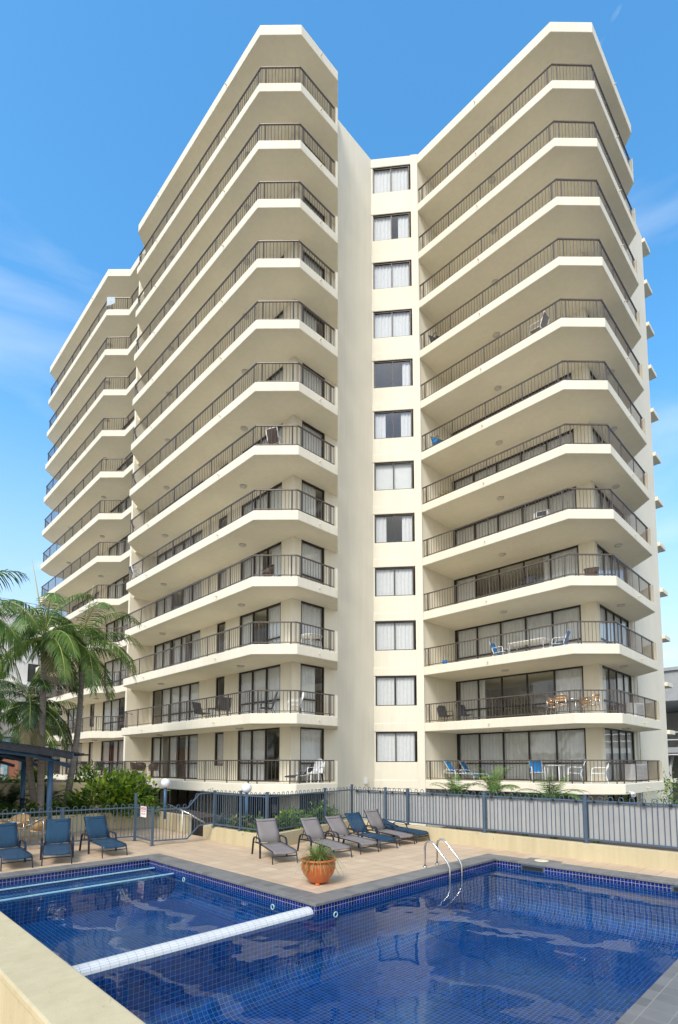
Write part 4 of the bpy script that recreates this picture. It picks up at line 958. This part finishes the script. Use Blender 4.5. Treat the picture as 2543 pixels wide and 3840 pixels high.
# ------------------------------------------------------------------ planting
def frond(mb, base, az, el, ln, droop, nl=34, leaf=.55, hang=.5, w=.02, m=0, mr=1, rnd=random, roll=0):
    d = Vector((cos(az)*cos(el),sin(az)*cos(el),sin(el))); p = Vector(base); n = 14; step = ln/n; pts = [p.copy()]; ds = [d.copy()]
    for i in range(n):
        p = p+d*step; d = (d+Vector((0,0,-droop*step*(.5+1.0*i/n)))).normalized(); pts.append(p.copy()); ds.append(d.copy())
    mb.tube(pts,[.022*(1-i/(n+1))*(ln/2.4)+.003 for i in range(n+1)],4,mr)
    for k in range(nl):
        f = .12+.88*k/(nl-1); x = f*n; i = min(int(x),n-1); t_ = x-i
        q = pts[i].lerp(pts[i+1],t_); dd = ds[i].lerp(ds[i+1],t_).normalized()
        side = dd.cross(Vector((0,0,1))); side = side.normalized() if side.length > .05 else Vector((cos(az+pi/2),sin(az+pi/2),0))
        up = side.cross(dd).normalized()
        l_ = leaf*(.55+.45*sin(pi*min(1,f*1.02)**.8))*rnd.uniform(.88,1.1)*(1 if f < .9 else .7)
        for s in (-1,1):
            hg = hang*rnd.uniform(.65,1.4); mi = m if rnd.random() < .72 else (1-m if m < 2 else m)
            v = (side*s*1.0+dd*(.45+.5*f)+up*rnd.uniform(.0,.35)).normalized()
            a = q.copy(); wd = dd.cross(v).cross(v); wd = dd*1.0 - v*dd.dot(v); wd = wd.normalized()*w
            pr = (a-wd*.5,a+wd*.5)
            for j in range(3):
                v2 = (v+Vector((0,0,-hg*(j+.6)*.6))).normalized(); a = a+v2*l_/3; ww = wd*(.95,.7,.06)[j]
                cu = (a-ww,a+ww); mb.quad(pr[0],pr[1],cu[1],cu[0],mi,True); pr = cu
def palm(label, base, bend, crown, n, ln, seed, mats=('frond','frond_light'), spear=None, leaf=.6, shaft=1.0, r=.12, nl=38, cats='palm', dry=0, lower=.0, name='palm_tree', azs=None):
    rnd = random.Random(seed); t_ = thing(name, label, 'palm tree', base, 0, 'palms beyond the left fence')
    b = Vector((0,0,0)); c = Vector(crown)-Vector(base); md = Vector(bend)-Vector(base)
    pts = []; N_ = 16
    for i in range(N_+1):
        f = i/N_; pts.append(b*(1-f)**2+md*2*f*(1-f)+c*f*f)
    top = c; dirn = (pts[-1]-pts[-3]).normalized()
    m1 = MB(); m1.tube(pts[:-1]+[top-dirn*shaft*.9],[r*(1.35 if i == 0 else 1.05-.35*i/N_) for i in range(N_+1)],10); m1.build('trunk', M['trunk'], t_)
    m1 = MB(); m1.tube([top-dirn*shaft,top-dirn*shaft*.6,top-dirn*.1,top+dirn*.25],[r*.82,r*.95,r*.7,r*.3],10); m1.build('crownshaft', M['shaft'], t_)
    m1 = MB()
    for k in range(n):
        az = (2*pi*k*0.381966*1.0+rnd.uniform(-.25,.25)) if azs is None else azs[k % len(azs)]+rnd.uniform(-.15,.15)
        f = k/(n-1); el = 1.15-1.25*f+rnd.uniform(-.12,.12)-lower
        frond(m1,top+dirn*(.15-.3*f),az,el,ln*rnd.uniform(.85,1.1),rnd.uniform(.9,1.35)*2.2/ln,nl,leaf,.75+.45*f,.022,1 if rnd.random() < .45 else 0,2,rnd)
    m1.build('crown', [M[mats[0]],M[mats[1]],M['rachis']], t_)
    if dry:
        m1 = MB()
        for k in range(dry):
            frond(m1,top-dirn*.4,rnd.uniform(0,2*pi),-.5,ln*.7,1.2,20,leaf*.8,1.0,.02,0,0,rnd)
        m1.build('dry_fronds', [M['frond_dry'],M['frond_dry']], t_)
    if spear:
        m1 = MB(); s_ = Vector(spear)-Vector(base); m1.tube([top,top.lerp(s_,.5),s_],[.035,.025,.006],6); m1.build('spear', M['spear'], t_)
    return t_
palm('tall palm with a leaning trunk and long arching fronds in front of the left tower', (7.0,22.0,.45), (7.5,21.5,4.5), (7.27,21.72,7.05), 18, 2.95, 11, spear=(7.58,21.41,9.6), leaf=.78, dry=3, lower=.0, nl=40)
palm('tall palm left of the leaning one, with a thin upright spear leaf', (5.89,20.9,.45), (5.75,20.7,4), (5.66,20.5,7.0), 18, 2.55, 23, spear=(5.22,20.94,9.95), leaf=.7, lower=.0, dry=2, nl=42)
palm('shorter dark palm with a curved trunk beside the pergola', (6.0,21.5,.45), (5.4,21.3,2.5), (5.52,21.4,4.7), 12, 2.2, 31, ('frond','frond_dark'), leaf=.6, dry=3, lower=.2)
palm('palm outside the left edge whose fronds reach into the picture', (2.6,20.6,.2), (2.5,18.9,3), (2.55,17.45,6.3), 16, 2.7, 43, leaf=.9, nl=46, lower=-.05)
palm('low bushy palm at the far left behind the pergola', (4.6,24.5,.5), (4.6,24.4,2), (4.5,24.3,4.6), 13, 2.4, 57, ('frond_light','frond'), leaf=.75, dry=3, lower=.1)
palm('bushy palm between the pergola and the brick house', (6.9,26.5,.5), (7.0,26.5,2), (7.0,26.4,4.3), 12, 2.3, 61, ('frond','frond_light'), leaf=.7, lower=.15)
palm('thin far palm in front of the white building', (5.4,30,.5), (5.4,30,3), (5.4,30,6.6), 12, 2.3, 67, ('frond_dark','frond'), leaf=.65, lower=.1)
# small clumping palms behind the screened fence
def clump(label, loc, n, ln, seed, mats, group, rise=1.2, leaf=.3, name='garden_palm'):
    rnd = random.Random(seed); t_ = thing(name, label, 'garden palm', loc, 0, group); m1 = MB()
    for k in range(n):
        frond(m1,(rnd.uniform(-.12,.12),rnd.uniform(-.12,.12),rise*rnd.uniform(.8,1)),2*pi*k*.381966,rnd.uniform(.35,1.3),ln*rnd.uniform(.8,1.1),1.6/ln,24,leaf,.35,.014,1 if rnd.random() < .4 else 0,1,rnd)
    m1.build('fronds', [M[mats[0]],M[mats[1]]], t_)
    for k in range(4):
        m1 = MB(); a = k*1.6; m1.tube([(.10*cos(a),.10*sin(a),0),(.05*cos(a),.05*sin(a),rise)],[.035,.02],6); m1.build('stem', M['shaft'], t_)
GP = 'golden palms behind the screened fence'
clump('bright green palm rising highest above the screened fence', (17.2,9.5,-.35), 16, 1.25, 5, ('frond_light','frond_light'), GP, 1.85)
clump('low palm at the left end of the screened fence, below the azure loungers', (17.2,10.9,-.35), 16, 1.15, 6, ('frond_light','frond'), GP, 1.6)
clump('arching palm behind the middle of the screened fence', (17.2,7.35,-.35), 15, 1.35, 8, ('frond','frond_light'), GP, 1.75)
clump('low palm between the two taller ones behind the screened fence', (17.6,8.5,-.35), 12, .8, 9, ('frond','frond_dark'), GP, 1.15)
clump('darkest palm clump, low behind the screened fence and right of the arching one', (18.0,6.3,-.35), 12, .8, 10, ('frond_dark','frond'), GP, 1.2)
GY_ = 'cycads under the pergola'
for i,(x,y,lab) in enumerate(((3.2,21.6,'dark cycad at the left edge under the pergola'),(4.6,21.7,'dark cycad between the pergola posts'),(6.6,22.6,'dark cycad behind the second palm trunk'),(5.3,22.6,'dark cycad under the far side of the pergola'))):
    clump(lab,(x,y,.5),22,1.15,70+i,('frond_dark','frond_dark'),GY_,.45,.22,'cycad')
def shrub(label, loc, size, n, leafl, mats, seed, group=None, name='shrub', cat='shrub', stems=8, clumps=26, solid=.55, zmin=.1):
    """leafy bush: stems, and leaves gathered in clumps spread through an uneven volume"""
    rnd = random.Random(seed); t_ = thing(name, label, cat, loc, 0, group); sx_,sy_,sz_ = size
    cs = []
    for k in range(clumps):
        th = rnd.uniform(0,2*pi); ph = math.acos(rnd.uniform(-.1,1)); r = rnd.uniform(.45,1)
        cs.append((sx_*r*sin(ph)*cos(th), sy_*r*sin(ph)*sin(th), sz_*max(zmin,r*cos(ph)), rnd.uniform(.5,1)))
    m1 = MB()
    for k in range(n):
        c = cs[rnd.randrange(clumps)]; g = min(sx_,sy_,sz_)*.27*c[3]
        p = Vector((c[0]+rnd.gauss(0,g),c[1]+rnd.gauss(0,g),max(.02,c[2]+rnd.gauss(0,g*.8))))
        out = (Vector((p.x/sx_,p.y/sy_,p.z/sz_))).normalized()
        d = (out+Vector((rnd.uniform(-.9,.9),rnd.uniform(-.9,.9),rnd.uniform(-.7,.5)))).normalized()
        s = d.cross(Vector((rnd.uniform(-.4,.4),rnd.uniform(-.4,.4),1))).normalized(); l_ = leafl*rnd.uniform(.6,1.2); w_ = l_*.24
        nrm = s.cross(d); mid = p+d*l_*.5
        mi = rnd.choice(range(len(mats)))
        m1.quad(p,mid+s*w_+nrm*w_*.25,p+d*l_,mid-s*w_+nrm*w_*.25,mi)
    m1.build('foliage', [M[q] for q in mats], t_)
    for k in range(stems):
        c = cs[k % clumps]; m1 = MB(); m1.tube([(c[0]*.1,c[1]*.1,0),(c[0]*.45,c[1]*.45,c[2]*.55),(c[0],c[1],c[2])],[.022,.014,.006],5); m1.build('stem', M['stem'], t_)
    return t_
shrub('large bright green leafy bush between the palms and the globe lamp', (8.45,21.2,.5), (1.8,1.3,1.5), 3000, .27, ['leaf','leaf','leaf','leaf_dark'], 1, stems=10, clumps=40)
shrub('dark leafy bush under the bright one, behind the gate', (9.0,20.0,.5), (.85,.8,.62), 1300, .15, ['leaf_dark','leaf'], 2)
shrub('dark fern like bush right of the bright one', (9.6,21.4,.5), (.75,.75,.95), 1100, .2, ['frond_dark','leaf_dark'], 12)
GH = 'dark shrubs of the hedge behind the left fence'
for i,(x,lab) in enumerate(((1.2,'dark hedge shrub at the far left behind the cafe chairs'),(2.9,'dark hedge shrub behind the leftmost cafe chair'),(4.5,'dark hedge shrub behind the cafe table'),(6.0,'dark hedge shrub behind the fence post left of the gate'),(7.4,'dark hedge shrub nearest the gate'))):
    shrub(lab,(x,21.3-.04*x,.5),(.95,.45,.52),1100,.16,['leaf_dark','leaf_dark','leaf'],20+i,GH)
GPB = 'shrubs in the planted bed behind the loungers'
for i,(x,y,sx_,sz_,ms,lab) in enumerate(((9.9,15.3,.35,.35,['agave'],'grey blue succulent clump at the left end of the planted bed'),(9.85,14.3,.42,.42,['leaf_yellow','leaf_yellow','leaf_dark'],'yellowish shrub under the right globe lamp'),(9.85,13.25,.45,.50,['leaf','leaf_dark'],'green shrub spilling over the low wall behind the first grey lounger'),(11.0,13.4,.62,.62,['leaf','leaf','leaf_dark'],'bright green shrub between the first and second grey loungers'),(12.0,13.9,.55,.62,['leaf_dark','leaf'],'green shrub behind the second grey lounger'),(13.0,14.1,.58,.72,['leaf','leaf_dark'],'green shrub behind the upright blue lounger'),(13.95,14.5,.5,.75,['leaf','leaf_yellow','leaf_dark'],'tallest shrub of the bed, at the fence corner'))):
    shrub(lab,(x,y,.33),(sx_,sx_*.8,sz_),900,.13,ms,40+i,GPB)
GR_ = 'green shrubs at the right edge beyond the fence'
for i,(x,y,z,s_,lab) in enumerate(((24.6,4.7,-1.4,1.35,'bushy green tree top just above the fence at the right edge'),(27.2,5.6,-1.4,1.6,'green shrub right of the end wall, beyond the fence'),(31,7.0,-1.4,1.9,'farther green shrub below the car park'))):
    shrub(lab,(x,y,z),(s_,s_,2.35+.25*i),4200,.16,['leaf_dark','leaf'],60+i,GR_)
GU = 'low plants on the raised bed behind the palm trunks'
for i,(x,y,lab) in enumerate(((9.3,26.0,'leafy plant on the raised bed left of the tower'),(7.4,27.2,'leafy plant on the raised bed behind the middle palm trunk'),(5.6,27.6,'leafy plant on the raised bed behind the leftmost trunk'),(10.6,24.6,'leafy plant on the raised bed nearest the tower'))):
    shrub(lab,(x,y,1.4),(.9,.8,.75),900,.22,['leaf','leaf_dark','frond_light'],80+i,GU)

# ------------------------------------------------------------------ pergola
t_ = thing('pergola', 'dark curved slatted pergola on blue steel posts at the left', 'pergola', (5.6,19.0,0))
def rz_(u): return 2.80+.175*(6.3-u)-.013*(6.3-u)**2
PV = (19.0,22.1,25.9)
for v in PV:
    for u in (5.6,1.2):
        m1 = MB(); m1.tube([(u-5.6,v-19,.0 if v > 20.9 else 0),(u-5.6,v-19,2.55 if u > 5 else 3.2)],.085,12); m1.build('post', M['blue_steel'], t_)
    m1 = MB(); m1.tube([(u-5.6,v-19,min(rz_(u)-.27, 2.37+.36*(6.2-u)-.03*(6.2-u)**2)) for u in (-3,-1,1,2.5,3.3,4,4.6,5.1,5.6,6.2)],.065,10); m1.build('beam', M['blue_steel'], t_)
m1 = MB()
for k in range(64):
    u = -3+k*.15; m1.bar((u-5.6,18.2-19,rz_(u)-.02),(u-5.6,27.2-19,rz_(u)-.02),.11,.05)
m1.build('roof_slats', M['dark_batten'], t_)
for v in (18.25,20.4,22.7,25.0,27.1):
    m1 = MB(); us = [-3+.5*k for k in range(19)]
    for a,b in zip(us,us[1:]): m1.bar((a-5.6,v-19,rz_(a)-.13),(b-5.6,v-19,rz_(b)-.15),.05,.21)
    m1.build('purlin', M['dark_batten'], t_)
    m1 = MB(); m1.box(.405,.43,v-19-.04,v-19+.04,rz_(6.02)-.22,rz_(6.02)+.02); m1.build('end_cap', M['blue_steel'], t_)

# ------------------------------------------------------------------ neighbouring buildings
t_ = thing('brick_house', 'red brick house with pale blue window trim behind the pergola', 'house', (4.6,48,0))
m1 = MB(); m1.box(-8,7.2,0,5,-1.5,4.6); m1.build('wall', M['brick'], t_)
m1 = MB(); m1.box(-8.4,7.5,-.4,5.4,4.6,4.85); m1.build('roof', M['concrete'], t_)
for x in (4.9,1.9,-1.3,-4.6):
    f = MB(); f.box(x,x+1.5,-.06,.0-.002,-.2,2.4); f = f.build('window', M['trim_blue'], t_)
    p = MB(); p.box(x+.25,x+1.25,-.075,-.062,.9,2.2); p.build('pane', M['curtain'], f)
m1 = MB(); m1.box(-8,7.2,-.06,-.003,4.1,4.5); m1.build('fascia', M['trim_blue'], t_)
t_ = thing('white_apartment_block', 'white apartment block rising behind the palms at the left edge', 'building', (5,55.5,0))
m1 = MB(); m1.box(-20,32,0,16,-1.5,17.1); m1.build('wall', M['white_wall'], t_)
m1 = MB(); m1.box(-20,3.2,1,12,17.1,20.4); m1.build('roof_house', M['white_wall'], t_)
m1 = MB(); m1.box(-20.1,32.1,-.12,-.02,16.2,16.35); m1.build('string_course', M['concrete'], t_)
for z in (1.2,4.2,7.2,10.2):
    for k in range(9):
        x = -18+k*5.4
        f = MB(); f.box(x,x+3.4,-.05,-.003,z,z+1.7); f = f.build('window', M['bronze'], t_)
        p = MB(); p.box(x+.1,x+3.3,-.065,-.052,z+.1,z+1.6); p.build('pane', M['glass'], f)
    m1 = MB(); m1.box(-20,32,-1.3,-.01,z-.75,z-.55); m1.build('balcony', M['white_wall'], t_)
m1 = MB()
for k in range(27): m1.tube([(-19+k*1.9,.2,17.1),(-19+k*1.9,.2,17.75)],.03,4)
m1.tube([(-20,.2,17.75),(32,.2,17.75)],.035,5); m1.build('roof_railing', M['concrete'], t_)
t_ = thing('car_park', 'grey concrete car park deck on round columns at the right edge', 'building', (62,8,-1.5))
m1 = MB(); m1.box(-6,30,-20,14,9.8,12.6); m1.box(-6.2,30,-20,14.2,12.6,12.9); m1.build('upper_deck', M['concrete'], t_)
m1 = MB(); m1.box(-5.5,30,-20,13.5,5.0,5.5); m1.build('middle_deck', M['concrete'], t_)
m1 = MB(); m1.box(6,30,-18,10,0,9.7); m1.build('inner_wall', M['room'], t_)
for x,y in ((-3,7.2),(-3,.5),(-3,-6),(3.5,12),(10,12)):
    m1 = MB(); m1.lathe((x,y,.9),[(.75,0),(.45,1.5),(.40,4.0),(.40,6.6),(.55,7.4),(1.1,8.85)],14); m1.build('column', M['concrete'], t_)
    m1 = MB(); m1.lathe((x,y,0),[(.98,0),(.78,.9),(0,.9)],14); m1.build('column_base', M['yellow'], t_)
m1 = MB()
for z in (6.2,6.9): m1.tube([(-5.4,-20,z),(-5.4,13.5,z)],.06,5)
m1.build('guard_rail', M['white_metal'], t_)
t_ = thing('carport', 'pale corrugated carport canopy on grey posts beyond the end wall', 'carport', (44,10.5,-1.5))
m1 = MB()
for k in range(30): m1.bar((-1+k*.2,-4,4.6+.05*(k%2)),(-1+k*.2,3,4.6+.05*(k%2)),.2,.03)
m1.build('canopy', M['white_wall'], t_)
for x,y in ((-.6,-3.6),(-.6,-.5),(-.6,2.6),(4.5,-3.6),(4.5,2.6)):
    m1 = MB(); m1.tube([(x,y,0),(x,y,3.6),(x+.9,y,4.55)],.11,8); m1.build('post', M['concrete'], t_)
